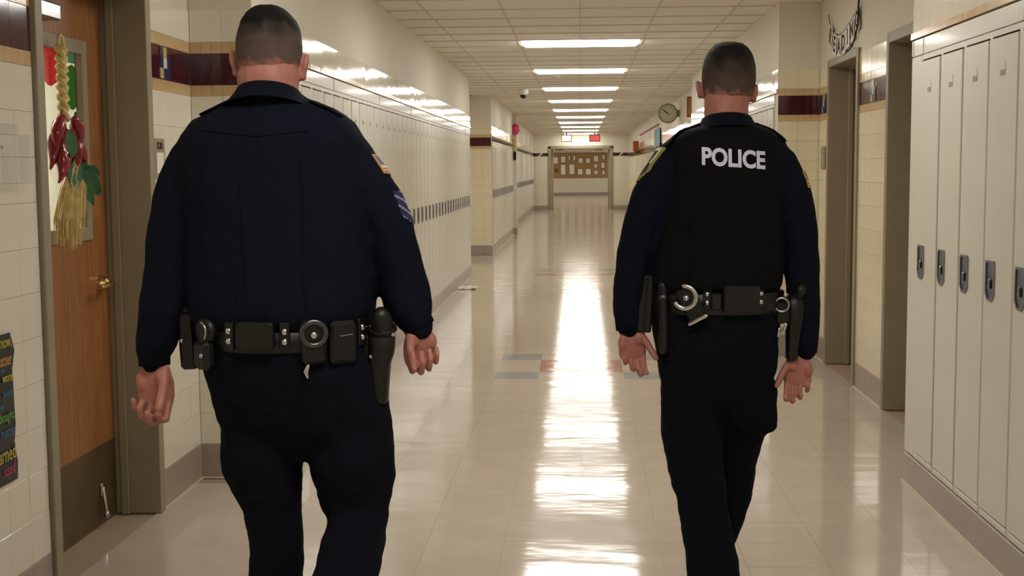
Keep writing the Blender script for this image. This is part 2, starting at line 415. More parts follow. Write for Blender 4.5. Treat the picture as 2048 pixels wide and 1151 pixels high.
# ceiling lights: recessed troffers, two tiles wide
fr = MB()
for a in ((-.61, .61, -.305, -.272), (-.61, .61, .272, .305), (-.61, -.577, -.272, .272), (.577, .61, -.272, .272)): fr.box(a[0], a[1], a[2], a[3], -.006, .012)
fr_me = fr.mesh('lamp_frame', 'white_plastic')
ln = MB(); prof = [(-.272, .004), (-.266, -.018), (-.2, -.028), (-.08, -.032), (.08, -.032), (.2, -.028), (.266, -.018), (.272, .004)]
ln.loft([[(x, p[0]*s_, p[1]*(1 if s_ == 1 else .2)) for p in prof] for x, s_ in ((-.577, .98), (-.55, 1), (.55, 1), (.577, .98))], cap=False, closed=False)
ln_me = ln.mesh('lamp_lens', 'lamp_lens', True)
for n_, k in enumerate(LK):
    y = LY0+k*LDY-(.34 if k == -1 else 0)
    vis = k+1
    if k >= 0: lab = 'lit fluorescent ceiling light, %s of the row counted from the nearest in view' % ordinal(k)
    elif k == -1: lab = 'ceiling light whose rim just shows at the top of the picture'
    else: lab = 'lit ceiling light above the near corridor, %s before the picture begins' % ordinal(-2-k)
    t = empty('ceiling_light', (0, y, H), lab, 'ceiling light', 'row of fluorescent ceiling lights')
    link('frame', fr_me, t); link('lens', ln_me, t)
for n_, (x, y) in enumerate(((-2.3, 50), (2.3, 50), (-2.3, 55), (2.3, 55), (-2.3, 60), (2.3, 60), (-2.3, 65), (2.3, 65), (-2.3, 70), (2.3, 70), (-4, 20))):  # hall lamps are unseen, added off the doorway axis to brighten the hall
    t = empty('ceiling_light', (x, y, H), ('unseen ceiling light added to brighten the hall past the end doorway, %s of ten' % ordinal(n_)) if n_ < 10 else 'ceiling light inside the side passage on the left', 'ceiling light')
    link('frame', fr_me, t); link('lens', ln_me, t)

# ------------------------------------------------------------------ walls
def wall(name, boxes, label):
    b = MB()
    for q in boxes: b.box(*q)
    return struct(name, b, 'paint', label, 'wall')
DL0, DL1 = 4.31, 5.355         # left door opening
DR0, DR1 = 8.71, 9.65          # right wooden door opening
DN0, DN1 = 6.80, 7.80          # near right door opening
DH = 2.19
W_al = wall('wall_left', [(-2.12, AL-.006, -5, DL0-.07, 0, H), (-2.12, AL-.006, DL0-.07, DL1+.055, DH+.05, H), (-2.12, AL-.006, DL1+.055, FL, 0, H)], 'painted and tiled wall of the left recess around the wooden door')
W_fl = wall('wall_left_facing', [(-2.12, XL, FL+.006, FL+.15, 0, H)], 'short tiled wall facing the camera beyond the left door')
wall('wall_left_back', [(-2.12, -1.88, FL+.15, LE-.15, 0, H)], 'wall behind the left row of lockers')
W_ll = wall('wall_left_lockers', [(-1.88, XL, FL+.15, LE-.15, LK1+.078, H)], 'long painted wall above the left row of lockers')
wall('wall_left_corner', [(-2.12, XL, LE-.15, LE, 0, H), (-6.5, -2.12, LE-.15, LE, 0, H)], 'corner of the left wall at the side passage')
W_sf = wall('wall_passage', [(-6.5, XL, SF+.006, SF+.15, 0, H), (-6.5, -6.35, LE, SF, 0, H)], 'tiled wall of the side passage facing the camera')
XF = -1.69
wall('wall_left_far_back', [(-2.2, -1.9, SF+.15, 29.2, 0, H)], 'wall behind the distant left lockers')
wall('wall_left_end_back', [(-2.2, -2.05, 29.2, END, 0, H)], 'wall behind the farthest left lockers')
W_lf = wall('wall_left_far', [(-1.9, XL, SF+.15, 29.2, LK1+.078, H)], 'far left wall above the distant lockers')
W_le = wall('wall_left_end', [(-2.05, XF, 30.6, END, LK1+.078, H)], 'farthest left wall above lockers near the corridor end')
wall('wall_left_pier', [(-1.9, XL+.085, 29.2, 29.35, 0, H)], 'narrow pier beside the distant left doorway')
wall('wall_left_lintel', [(-2.05, XF, 30.45, 30.6, 0, H), (-1.9, -1.62, 29.35, 30.45, 2.25, H)], 'wall over the distant left doorway')
wall('wall_right_back', [(1.88, 2.3, -5, RN, 0, H)], 'wall behind the near right lockers')
W_rn = wall('wall_right_lockers', [(XR, 1.88, -5, RN, LK1+.078, H)], 'near right wall above the lockers')
wall('wall_right_cheek', [(XR+.02, 1.88, RN-.03, RN, 0, LK1+.078)], 'side cheek at the far end of the near right lockers')
W_ar = wall('wall_right', [(AR+.006, 2.3, RN, DN0-.06, 0, H), (AR+.006, 2.3, DN0-.06, DN1+.06, DH+.05, H), (AR+.006, 2.3, DN1+.06, DR0-.055, 0, H), (AR+.006, 2.3, DR0-.055, DR1+.055, DH+.05, H), (AR+.006, 2.3, DR1+.055, FR, 0, H)], 'cream wall of the right recess around two doors')
W_fr = wall('wall_right_facing', [(XR, 2.3, FR+.006, FR+.15, 0, H)], 'tiled pillar wall facing the camera beside the right officer')
XRF = 1.74
wall('wall_right_far_back', [(1.88, 2.3, FR+.15, LE-.15, 0, H)], 'wall behind the lockers hidden by the right officer')
W_rl = wall('wall_right_far_lockers', [(XR, 1.88, FR+.15, LE-.15, LK1+.078, H)], 'right wall above the lockers behind the right officer')
wall('wall_right_corner', [(XR, 2.3, LE-.15, LE, 0, H)], 'corner of the right wall past the lockers')
W_rf = wall('wall_right_far', [(XRF+.006, 2.3, LE, END, 0, H)], 'far right wall carrying the clock')
W_end = wall('wall_end', [(-2.2, -1.10, END, END+.2, 0, H), (1.10, 2.3, END, END+.2, 0, H), (-1.10, 1.10, END, END+.2, 2.26, H)], 'end wall around the far doorway')
W_far = wall('wall_hall', [(-3.2, 3.2, 73, 73.2, 0, H), (-3.2, -3, END+.2, 73, 0, H), (3, 3.2, END+.2, 73, 0, H), (-3.2, -2.2, END, END+.2, 0, H), (2.3, 3.2, END, END+.2, 0, H)], 'pale walls of the hall beyond the doorway')
W_back = wall('wall_back', [(-2.2, 2.3, -5, -4.8, 0, H)], 'wall closing the corridor behind the camera')

# ---- tiles on the walls
TH = .005
tile_cache = {}
def tmesh(wd, ht, m, th=TH):
    k = (round(wd, 3), round(ht, 3), m, th)
    if k not in tile_cache:
        g = .0005; c = .0008
        tile_cache[k] = MB().cbox(-wd/2+g, wd/2-g, 0, th, -ht/2+g, ht/2-g, c).mesh('tile', m)   # face looks to +y
    return tile_cache[k]
def put_tile(name, wallo, side, plane, u, z, wd, ht, m, th=TH):
    """side: +x/-x/-y = the way the tile looks; plane = wall plane, u = position along it"""
    me = tmesh(wd, ht, m, th)
    j = random.gauss(0, .0035), random.gauss(0, .0045)
    if side == '+x': return link(name, me, wallo, (plane, u, z), (j[0], 0, -math.pi/2+j[1]))
    if side == '-x': return link(name, me, wallo, (plane, u, z), (j[0], 0, math.pi/2+j[1]))
    return link(name, me, wallo, (u, plane, z), (j[0], 0, math.pi+j[1]))
def tiled(wallo, side, plane, u0, u1, white='tile_white', z0=0, mosaic=None, top=True, start=None, rows=True, small_tan=True):
    """base course, white courses, tan-maroon-tan band and one course above it"""
    us = []; u = u0 if start is None else start
    while u < u1-.012:
        v = min(u+T, u1); us.append((u, v)); u = v
    for a, b in us:
        c = (a+b)/2; wd = b-a
        put_tile('base_tile', wallo, side, plane, c, Z_BASE/2, wd, Z_BASE, 'base_tile', TH+.003)
        if rows:
            for r in range(11): put_tile('wall_tile', wallo, side, plane, c, Z_BASE+(r+.5)*T, wd, T, white)
        put_tile('maroon_tile', wallo, side, plane, c, (Z_M0+Z_M1)/2, wd, Z_M1-Z_M0, 'tile_maroon')
        if top: put_tile('wall_tile', wallo, side, plane, c, (Z_B1+Z_T)/2, wd, Z_T-Z_B1, white)
        q = 3 if small_tan and wd > .1 else 1
        for s_ in range(q):
            e = a+wd*(s_+.5)/q
            put_tile('tan_tile', wallo, side, plane, e, (Z_B0+Z_M0)/2, wd/q, Z_M0-Z_B0, 'tile_tan')
            put_tile('tan_tile', wallo, side, plane, e, (Z_M1+Z_B1)/2, wd/q, Z_B1-Z_M1, 'tile_tan')
tiled(W_al, '+x', AL-.006, 2.44, DL0-.07, start=2.44)
tiled(W_al, '+x', AL-.006, DL1+.055, FL)
tiled(W_fl, '-y', FL+.006, AL, XL)
tiled(W_ar, '-x', AR+.006, DN1+.06, DR0-.055, 'tile_cream')
tiled(W_ar, '-x', AR+.006, DR1+.055, FR, 'tile_cream')
tiled(W_fr, '-y', FR+.006, XR, AR, 'tile_cream')
tiled(W_sf, '-y', SF+.006, XL-.75, XL, 'tile_cream', small_tan=False)
# pattern tiles set into the maroon band: small dark blue, white and tan squares
def motif(wallo, side, plane, u, flip=1):
    d = .046; z = (Z_M0+Z_M1)/2
    for r, row in enumerate((('tile_blue', 'tile_tan', None), ('tile_blue', 'tile_white', 'tile_blue'), ('tile_tan', 'tile_blue', 'tile_blue'))):
        for c, m in enumerate(row):
            if m: put_tile('mosaic_tile', wallo, side, plane+{'+x': .004, '-x': -.004}[side], u+flip*(c-1)*d, z+(1-r)*d, d, d, m, TH)
motif(W_al, '+x', AL-.006, 5.63); motif(W_ar, '-x', AR+.006, 8.25, -1); motif(W_ar, '-x', AR+.006, 9.9, -1)
# glossy course and tan edging above the lockers
def above_lockers(wallo, side, plane, u0, u1, tlen=T, clen=.305):
    u = u0
    while u < u1-.02:
        v = min(u+tlen, u1)
        put_tile('wall_tile', wallo, side, plane, (u+v)/2, (Z_B1+Z_T)/2, v-u, Z_T-Z_B1, 'tile_white'); u = v
    u = u0
    while u < u1-.02:
        v = min(u+clen, u1)
        o_ = put_tile('tan_tile', wallo, side, plane, (u+v)/2, (LK1+.078+Z_B1)/2, v-u, Z_B1-LK1-.078, 'tile_tan', .016); u = v
above_lockers(W_ll, '+x', XL, FL, LE)
above_lockers(W_rn, '-x', XR, .66, RN)
above_lockers(W_rl, '-x', XR, FR, LE)
above_lockers(W_lf, '+x', XL, SF, 29.35, .305, .61)
above_lockers(W_le, '+x', XF, 30.45, END, .61, 1.22)
def strip(name, wallo, boxes, m):
    b = MB()
    for q in boxes: b.box(*q)
    me = b.mesh(name, m); fix_normals(me); return link(name, me, wallo)
strip('maroon_band', W_rf, [(XRF, XRF+.006, LE, END, Z_M0, Z_M1)], 'tile_maroon')
strip('tile_panel', W_rf, [(XRF, XRF+.006, LE, END, Z_M1+.002, Z_T)], 'tile_white'); strip('tile_panel', W_rf, [(XRF, XRF+.006, LE, END, .16, Z_M0-.002)], 'tile_cream')
for a, b_ in ((-1.72, -1.16), (1.16, 1.73)):
    strip('maroon_band', W_end, [(a, b_, END-.006, END, Z_M0+.06, Z_M1+.03)], 'tile_maroon')
    xm = (a+b_)/2
    mm = MB().add([(xm-.09, END-.011, Z_M0+.06), (xm-.03, END-.011, Z_M0+.06), (xm+.09, END-.011, Z_M1+.03), (xm+.03, END-.011, Z_M1+.03), (xm-.09, END-.004, Z_M0+.06), (xm-.03, END-.004, Z_M0+.06), (xm+.09, END-.004, Z_M1+.03), (xm+.03, END-.004, Z_M1+.03)],
                  [(0, 1, 2, 3), (4, 7, 6, 5), (0, 4, 5, 1), (1, 5, 6, 2), (2, 6, 7, 3), (3, 7, 4, 0)])
    part('band_motif', mm, 'tile_white', W_end)
# base boards
def base(name, boxes, label, caulk):
    b = MB()
    for q in boxes: b.cbox(*q, .004)
    s_ = struct(name, b, 'base_tile', label, 'baseboard')
    c = MB()
    for q in caulk: c.box(*q)
    if caulk: part('caulk_line', c, 'caulk', s_)
    return s_
BT = .012
base('baseboard_left', [(XL-.03, XL+BT, FL, LE, 0, LK0-.003), (XL-.005, XL+BT, SF, 29.35, 0, LK0-.01), (XF-.005, XF+BT, 30.45, END, 0, LK0-.01), (XL, XL+.09, 29.19, 29.36, 0, LK0)], 'taupe base under the left lockers',
     [(XL+BT, XL+BT+.008, FL, LE, 0, .007), (XL+BT, XL+BT+.008, SF, 29.3, 0, .007)])
base('baseboard_left_recess', [(AL, AL+.004, -4.7, 2.44, 0, Z_BASE)], 'taupe base along the near left wall', [(AL+.003, AL+.011, DL1+.06, FL-.01, 0, .007), (AL+.003, AL+.011, 3.34, DL0-.07, 0, .007), (AL, XL, FL-.012, FL-.004, 0, .007)])
base('baseboard_right', [(XR-BT, XR+.03, -4.7, RN, 0, LK0-.003), (XR-BT, XR+.005, FR, LE, 0, LK0-.01), (XRF-BT, XRF+.005, LE, END, 0, .15)], 'taupe base under the right lockers', [(XR-BT-.009, XR-BT, -4.7, RN, 0, .008)])
base('baseboard_right_recess', [(AR-.004, AR+.005, RN, DN0-.06, 0, Z_BASE)], 'taupe base along the right recess', [(AR-.013, AR-.004, DN1+.06, DR0-.055, 0, .007), (AR-.013, AR-.004, DR1+.055, FR-.01, 0, .007)])
base('baseboard_end', [(-1.72, -1.16, END-BT, END, 0, .16), (1.16, 1.73, END-BT, END, 0, .16), (-3, 3, 73-BT, 73, 0, .15)], 'taupe base of the end wall', [])

# ------------------------------------------------------------------ lockers
LKP = .3045
def locker_meshes(pitch):
    """front looks to +x; origin at the foot of the front, middle of its width"""
    h0, h1 = LK0, LK1; w2 = pitch/2
    body = MB()
    body.box(-.34, -.325, -w2, w2, h0, h1); body.box(-.325, -.004, -w2, -w2+.006, h0, h1); body.box(-.325, -.004, w2-.006, w2, h0, h1)
    body.box(-.325, -.004, -w2+.006, w2-.006, h0, h0+.02); body.box(-.325, -.004, -w2+.006, w2-.006, h1-.02, h1)
    body.box(-.004, .004, -w2, -w2+.016, h0, h1); body.box(-.004, .004, w2-.016, w2, h0, h1)
    body.box(-.004, .004, -w2+.016, w2-.016, h0, h0+.03); body.box(-.004, .004, -w2+.016, w2-.016, h1-.022, h1)
    door = MB().cbox(.0045, .0125, -w2+.0105, w2-.0105, h0+.035, h1-.03, .0025)
    sill = MB().cbox(-.004, .009, -w2+.016, w2-.016, h0+.004, h0+.028, .003)
    # recessed pull: chrome cup with pointed foot
    def cup(s, x0, x1):
        pts = [(-.043*s, 1.118), (.043*s, 1.118), (.05*s, 1.108), (.05*s, .995), (.024*s, .970), (-.024*s, .970), (-.05*s, .995), (-.05*s, 1.108)]
        zc = 1.045
        return [[(x, p[0]-.075, zc+(p[1]-zc)*(1 if s == 1 else .88)) for p in pts] for x in (x0, x1)]
    hrim = MB(); a, b = cup(1, .0125, .018); c, d = cup(.78, .018, .0138)
    hrim.loft([a, b, c, d], cap=False)
    hcup = MB(); hcup.loft([cup(.78, .0127, .0138)[0], cup(.78, .0127, .0138)[1]])
    lift = MB().cbox(.0138, .022, -.084, -.060, 1.015, 1.05, .003)
    vent = MB()
    plate = MB().cbox(.012, .0142, -.026, .026, h1-.150, h1-.120, .001)
    shade_strip = MB().box(.012, .0138, -.026, .026, h1-.170, h1-.150)  # dark strip standing in for the shadow under the number plate
    hinge = MB().cbox(.006, .012, w2-.022, w2-.017, h1-.13, h1-.06, .001)
    r = {}
    for n_, mb_, m_ in (('body', body, 'locker'), ('door', door, 'locker'), ('sill', sill, 'locker'), ('handle', hrim, 'steel_rim'), ('handle_cup', hcup, 'cup_steel'), ('latch', lift, 'steel_rim'), ('number_plate', plate, 'locker'), ('plate_shadow', shade_strip, 'frame_metal'), ('hinge', hinge, 'frame_metal')):
        me = mb_.mesh(n_, m_); fix_normals(me); r[n_] = me
    return r
lm = {}
def locker(loc, side, label, group, pitch=LKP, detail=2):
    k = round(pitch, 4)
    if k not in lm: lm[k] = locker_meshes(pitch)
    g = lm[k]
    t = empty('school_locker', loc, label, 'locker', group)
    t.rotation_euler = (0, 0, 0 if side > 0 else math.pi)
    link('body', g['body'], t); d = link('door', g['door'], t, None, (0, 0, random.gauss(0, .004)))
    link('handle', g['handle'], d)
    link('handle_cup', g['handle_cup'], d)
    if detail > 0: link('sill', g['sill'], t); link('latch', g['latch'], d); link('number_plate', g['number_plate'], d); link('plate_shadow_strip', g['plate_shadow'], d)
    if detail > 1: link('hinge', g['hinge'], d)
    return t
LO = LE-.175
n = int((LO-FL-.15)/LKP); y0 = LO-n*LKP
for i in range(n):
    locker((XL, LO-(i+.5)*LKP, 0), 1, 'pale metal locker in the left row, %s counted from its far end' % ordinal(i), 'left row of lockers', detail=1)
RP = .325
for i in range(16):
    locker((XR, RN-.16-(i+.5)*RP, 0), -1, 'pale metal locker at the near right, %s from the end by the doors' % ordinal(i), 'near right lockers', RP, 2)
n2 = int((LE-.15-FR-.19)/LKP)
for i in range(n2):
    locker((XR, FR+.175+(i+.5)*LKP, 0), -1, 'pale metal locker behind the right officer, %s beyond the tiled pillar' % ordinal(i), 'lockers behind the right officer', detail=1)
for i in range(int((29.2-SF-.19)/LKP)):
    locker((XL, SF+.175+(i+.5)*LKP, 0), 1, 'distant pale locker past the side passage on the left, %s from it' % ordinal(i), 'distant left lockers', detail=0)
for i in range(int((END-30.7)/LKP)):
    locker((XF, 30.63+(i+.5)*LKP, 0), 1, 'far pale locker near the corridor end on the left, %s past the balloon' % ordinal(i), 'far left lockers', detail=0)
# sheet metal header over the lockers, in lengths
def headers(side, plane, u0, u1, step, where, first=None):
    u = u0; i = 0
    while u < u1-.05:
        v = min(u+step, u1)
        s_ = 1 if side == '+x' else -1
        b = MB().cbox(min(plane-.02*s_, plane+.006*s_), max(plane-.02*s_, plane+.006*s_), u+.002, v-.002, LK1+.003, LK1+.075, .002)
        t = single('locker_header', b, 'locker', 'metal strip above %s, %s length from the near end' % (where, ordinal(i)), 'trim', 'header strips above lockers', origin=(plane, (u+v)/2, LK1))
        j = MB().cbox(min(plane, plane+.009*s_), max(plane, plane+.009*s_), v-.02, v+.0, LK1+.004, LK1+.074, .002)
        part('joint_cover', j, 'locker', t)
        u = v; i += 1
headers('+x', XL, FL+.16, LE-.005, 1.827, 'the left locker row')
headers('-x', XR, .66, RN-.003, 1.3, 'the near right lockers')
headers('-x', XR, FR+.16, LE-.005, 1.827, 'the lockers behind the right officer')
single('locker_filler', MB().cbox(XL-.02, XL+.006, FL+.15, y0-.002, LK0, LK1, .003), 'locker', 'narrow metal filler panel at the near end of the left locker row', 'trim', origin=(XL, FL+.2, LK0))
single('locker_filler', MB().cbox(XR-.006, XR+.02, RN-.158, RN+.004, LK0, LK1, .003), 'locker', 'narrow metal filler panel closing the end of the near right lockers', 'trim', origin=(XR, RN-.08, LK0))

# ------------------------------------------------------------------ doors
def hollow_frame(name, parent, side, wallx, reveal_x, y0, y1, head, fw=.055):
    """pressed steel frame: faces on the wall, reveals going back, head"""
    s_ = 1 if side > 0 else -1      # side>0: wall to the left, looks to +x
    b = MB()
    def bx(xa, xb, *r): b.cbox(min(xa, xb), max(xa, xb), *r, .003)
    f = wallx+.014*s_
    for ya, yb in ((y0-fw, y0), (y1, y1+fw)): bx(f, reveal_x-.05*s_, ya, yb, 0, head+fw)
    bx(f, reveal_x-.05*s_, y0, y1, head, head+fw)
    # stops
    st = reveal_x+.058*s_
    bx(st, reveal_x+.024*s_, y1-.016, y1, 0, head); bx(st, reveal_x+.024*s_, y0, y0+.016, 0, head); bx(st, reveal_x+.024*s_, y0+.016, y1-.016, head-.016, head)
    return part(name, b, 'frame_metal', parent)
def lever(parent, x, y, z, s_, d):
    b = MB().limb([(x, y, z), (x+.014*s_, y, z)], [.034, .031], 18, Vector((0, 1, 0)))
    part('rose', b, 'brass', parent)
    b = MB().limb([(x+.01*s_, y, z), (x+.055*s_, y, z), (x+.062*s_, y+.02*d, z), (x+.062*s_, y+.065*d, z-.001), (x+.056*s_, y+.118*d, z-.004)], [.011, .011, .012, .011, .009], 12)
    part('lever_handle', b, 'brass', parent, True)
# left door with glass
d1 = empty('door_1', (-2.0, 4.83, 0), 'wooden classroom door with a tall window and chili garland', 'door', None, 'structure')
hollow_frame('frame', d1, 1, AL, -2.0, DL0, DL1, DH, .06)
LX = -2.0
wy0, wy1, wz0, wz1 = 4.50, 5.175, 1.19, 1.99
lf = MB()
for q in ((DL0+.003, wy0, .008, DH-.003), (wy1, DL1-.003, .008, DH-.003), (wy0, wy1, .008, wz0), (wy0, wy1, wz1, DH-.003)): lf.box(LX-.044, LX, q[0], q[1], q[2], q[3])
leaf1 = part('door_leaf', lf, 'wood', d1)
tr = MB()
for q in ((wy0-.0, wy0+.05, wz0, wz1), (wy1-.05, wy1, wz0, wz1), (wy0+.05, wy1-.05, wz0, wz0+.055), (wy0+.05, wy1-.05, wz1-.055, wz1)): tr.cbox(LX-.02, LX+.008, *q, .003)
part('window_trim', tr, 'frame_metal', d1)
gl = MB().box(LX-.016, LX-.011, wy0+.048, wy1-.048, wz0+.053, wz1-.053); part('window_pane', gl, 'glass', d1)
part('kick_plate', MB().cbox(LX, LX+.003, DL0+.02, DL1-.01, .012, .335, .001), 'bronze', d1)
hw = link('lever_set', None, d1); hw.location = (0, 0, 0)
lever(d1, LX, 5.245, 1.005, 1, -1)
ds = MB().limb([(LX+.012, 5.17, .155), (LX+.03, 5.15, .06)], [.008, .009], 10); ds.ball((LX+.032, 5.147, .05), .014, .014, .018); ds.cbox(LX+.002, LX+.014, 5.15, 5.19, .125, .18, .002)
part('kick_down_stop', ds, 'steel', d1, True)
part('door_closer', MB().cbox(LX+.002, LX+.06, 4.52, 4.80, 2.03, 2.09, .006), 'steel', d1)
part('closer_arm', MB().limb([(LX+.04, 4.62, 2.10), (LX+.14, 4.72, 2.13), (LX+.12, 4.95, 2.16)], [.009, .009, .009], 8), 'steel', d1)
part('tape', MB().box(LX, LX+.002, 5.02, 5.06, 1.186, 1.192), 'paper', d1)
bpy.data.objects.remove(hw)
# right doors
d2 = empty('door_2', (2.02, 9.18, 0), 'wooden door in grey frame beneath the reading banner', 'door', None, 'structure')
hollow_frame('frame', d2, -1, AR, 2.02, DR0, DR1, DH)
leaf2 = part('door_leaf', MB().box(2.02, 2.064, DR0+.003, DR1-.003, .008, DH-.003), 'wood', d2)
part('kick_plate', MB().cbox(2.017, 2.02, DR0+.02, DR1-.02, .012, .33, .001), 'bronze', d2)
lever(d2, 2.02, DR0+.10, 1.0, -1, 1)
part('door_closer', MB().cbox(1.96, 2.018, DR0+.1, DR0+.4, 2.07, 2.14, .006), 'bronze', d2)
d3 = empty('door_3', (2.05, 7.3, 0), 'grey door frame between the near lockers and the wooden door', 'door', None, 'structure')
hollow_frame('frame', d3, -1, AR, 2.05, DN0, DN1, DH, .06)
part('door_leaf', MB().box(2.05, 2.094, DN0+.003, DN1-.003, .008, DH-.003), 'frame_metal', d3)
part('door_closer', MB().cbox(1.99, 2.048, DN0+.5, DN0+.85, 2.07, 2.14, .006), 'bronze', d3)
lever(d3, 2.05, DN0+.1, 1.0, -1, 1)
# end doorway frame
d4 = empty('door_4', (0, END, 0), 'wide open doorway frame at the corridor end', 'door', None, 'structure')
b = MB(); b.cbox(-1.16, -1.06, END-.03, END+.22, 0, 2.26, .006); b.cbox(1.06, 1.16, END-.03, END+.22, 0, 2.26, .006); b.cbox(-1.16, 1.16, END-.03, END+.22, 2.20, 2.30, .006)
part('frame', b, 'frame_metal', d4)
for x in (-.75, .65): part('door_closer', MB().cbox(x-.15, x+.15, END-.09, END-.03, 2.12, 2.19, .005), 'bronze', d4)
for s_ in (-1, 1):
    part('open_leaf', MB().cbox(min(s_*1.05, s_*1.0), max(s_*1.05, s_*1.0), END+.22, END+1.2, .01, 2.18, .004), 'frame_metal', d4)
# far left recessed doorway (grey) between the distant lockers
d5 = empty('door_5', (-1.7, 29.9, 0), 'distant doorway on the left with a balloon', 'door', None, 'structure')
b = MB(); b.cbox(-1.9, XL+.08, 29.35, 29.42, 0, 2.25, .004); b.cbox(-1.9, -1.60, 30.38, 30.45, 0, 2.25, .004); b.cbox(-1.9, -1.60, 29.42, 30.38, 2.18, 2.25, .004)
part('frame', b, 'frame_metal', d5)
part('door_leaf', MB().box(-1.9, -1.86, 29.43, 30.37, .01, 2.17), 'wood', d5)

# classroom behind the left door
cr = struct('wall_classroom', MB().box(-5.2, -5.1, 2.6, 8, 0, H).box(-5.1, -2.12, 2.5, 2.6, 0, H).box(-5.1, -2.12, 8, 8.1, 0, H), 'room_white', 'white walls of the classroom behind the glass', 'wall')
for x_, y_, w_ in ((-3.3, 5.0, 'nearest the door'), (-3.3, 6.6, 'further along'), (-4.5, 5.8, 'by its far wall')):  # unseen lamps added so the classroom looks bright through the glass
    t = empty('ceiling_light', (x_, y_, H), 'unseen ceiling light added to brighten the classroom behind the door, %s' % w_, 'ceiling light'); link('frame', fr_me, t); link('lens', ln_me, t)
# shapes hanging behind the glass
def disc(c, rx, rz, th, m, name, label, cat, seed):
    rnd = random.Random(seed); b = MB(); ring = []
    for k in range(24):
        a = 2*math.pi*k/24; q = 1+rnd.uniform(-.05, .05); ring.append((c[1]+rx*q*math.cos(a), c[2]+rz*q*math.sin(a)))
    b.loft([[(c[0], y, z) for y, z in ring], [(c[0]+th, y, z) for y, z in ring]])
    return single(name, b, m, label, cat, origin=c)
def atx(x, y, X):
    d = FW + RT*((x-1024)/FPX) + UP*((575.5-y)/FPX); return CO + d*(X/d.x)
q = atx(100, 122, -2.052); disc((q.x, q.y, q.z), .125, .092, .003, 'red_paper', 'paper_cutout', 'pink red paper shape taped inside the door glass', 'decoration', 1)
q = atx(143, 175, -2.054); disc((q.x, q.y, q.z), .075, .09, .003, 'green_paper', 'paper_leaf', 'bright green paper shape behind the door glass', 'decoration', 2)
q = atx(146, 110, -2.058); single('paper_sheet', MB().box(q.x, q.x+.002, q.y-.08, q.y+.07, q.z-.035, q.z+.045), 'teal_paper', 'pale teal paper sheet at the top of the door glass', 'paper', origin=(q.x, q.y, q.z-.035))
# chili garland hanging on the door
rx, ry = -1.945, 4.800
ri = empty('chili_garland', (rx, ry, 1.17), 'hanging garland of red chili peppers, leaves and raffia on the wooden door', 'garland')
b = MB(); k_ = 26
for s_ in range(3):
    pts = []
    for i in range(k_):
        q = i/(k_-1); a = q*math.pi*5+s_*2*math.pi/3
        pts.append((rx+.012*math.sin(2*a), ry+.016*math.cos(a), 1.935-q*.27))
    b.limb(pts, [.011]*k_, 7)
part('braid', b, 'raffia', ri, True)
part('hanging_loop', MB().torus((rx, ry, 1.955), .022, .006, Vector((1, 0, 0)), n=16, k=6), 'raffia', ri, True)
rnd = random.Random(3)
for k, (dy, z, tl, tilt) in enumerate(((-.035, 1.665, .11, -.3), (.02, 1.66, .10, .15), (.065, 1.66, .12, .5), (-.065, 1.60, .12, -.45), (-.01, 1.605, .11, .0), (.085, 1.58, .12, .35), (.03, 1.575, .10, .25), (-.06, 1.53, .10, -.5), (.10, 1.535, .09, .4), (.055, 1.615, .11, .3))):
    pts = []; rr = []
    for i in range(7):
        q = i/6; pts.append((rx+.03*math.sin(k*1.3)+.02, ry-.035+dy+tilt*.12*q+.03*math.sin(q*2.6)*(1 if k % 2 else -1), z-tl*q)); rr.append(max(.005, .027*(1-q**2.6)*(.65+.35*min(1, q*5))))
    c = part('chili_pepper', MB().limb(pts, rr, 10), 'chili', ri, True)
    part('stem', MB().limb([Vector(pts[0])+Vector((0, 0, .002)), Vector(pts[0])+Vector((0, .004, .03))], [.005, .003], 6), 'leaf', c)
for k, (dy, z, L, ang) in enumerate(((.0, 1.53, .12, -.5), (.04, 1.50, .15, .8), (.03, 1.47, .16, 1.15), (-.02, 1.50, .11, -.9), (.03, 1.48, .14, .5), (-.045, 1.62, .09, -.4), (.05, 1.46, .13, 1.7))):
    dv = Vector((.15, math.sin(ang), -math.cos(ang))).normalized(); sd = Vector((.35, math.cos(ang), math.sin(ang))).normalized(); o_ = Vector((rx+.04, ry+dy, z))
    nrm = dv.cross(sd)
    rows = []
    for i in range(8):
        q = i/7; wd = .034*math.sin(math.pi*min(1, q*.92+.06))**.8; c_ = o_+dv*(L*q)-Vector((0, 0, .02*q*q))
        rows.append([c_-sd*wd+nrm*.006, c_, c_+sd*wd+nrm*.006, c_+nrm*.002-dv*.0])
    part('leaf', MB().loft(rows), 'leaf', ri)
rf = MB()
for k in range(300):
    g_ = rnd.gauss(0, 1); y1_ = g_*.038; z1_ = 1.165+abs(rnd.gauss(0, .055))+abs(g_)*.02; x1_ = rnd.gauss(.015, .016)
    y0_ = g_*.012; bow = rnd.gauss(0, .012)
    p = [Vector((rx+.035+rnd.gauss(0, .008), ry-.01+y0_, 1.52-rnd.random()*.04)), Vector((rx+.04+x1_*.6, ry-.05+g_*.034+bow, 1.41)), Vector((rx+.02+x1_, ry-.065+g_*.038+bow, 1.30)), Vector((rx+.012+x1_, ry-.055+y1_, z1_))]
    rf.limb(p, [.0016]*4, 3, caps=False)
o = part('raffia_tail', rf, 'raffia', ri); o['kind'] = 'stuff'

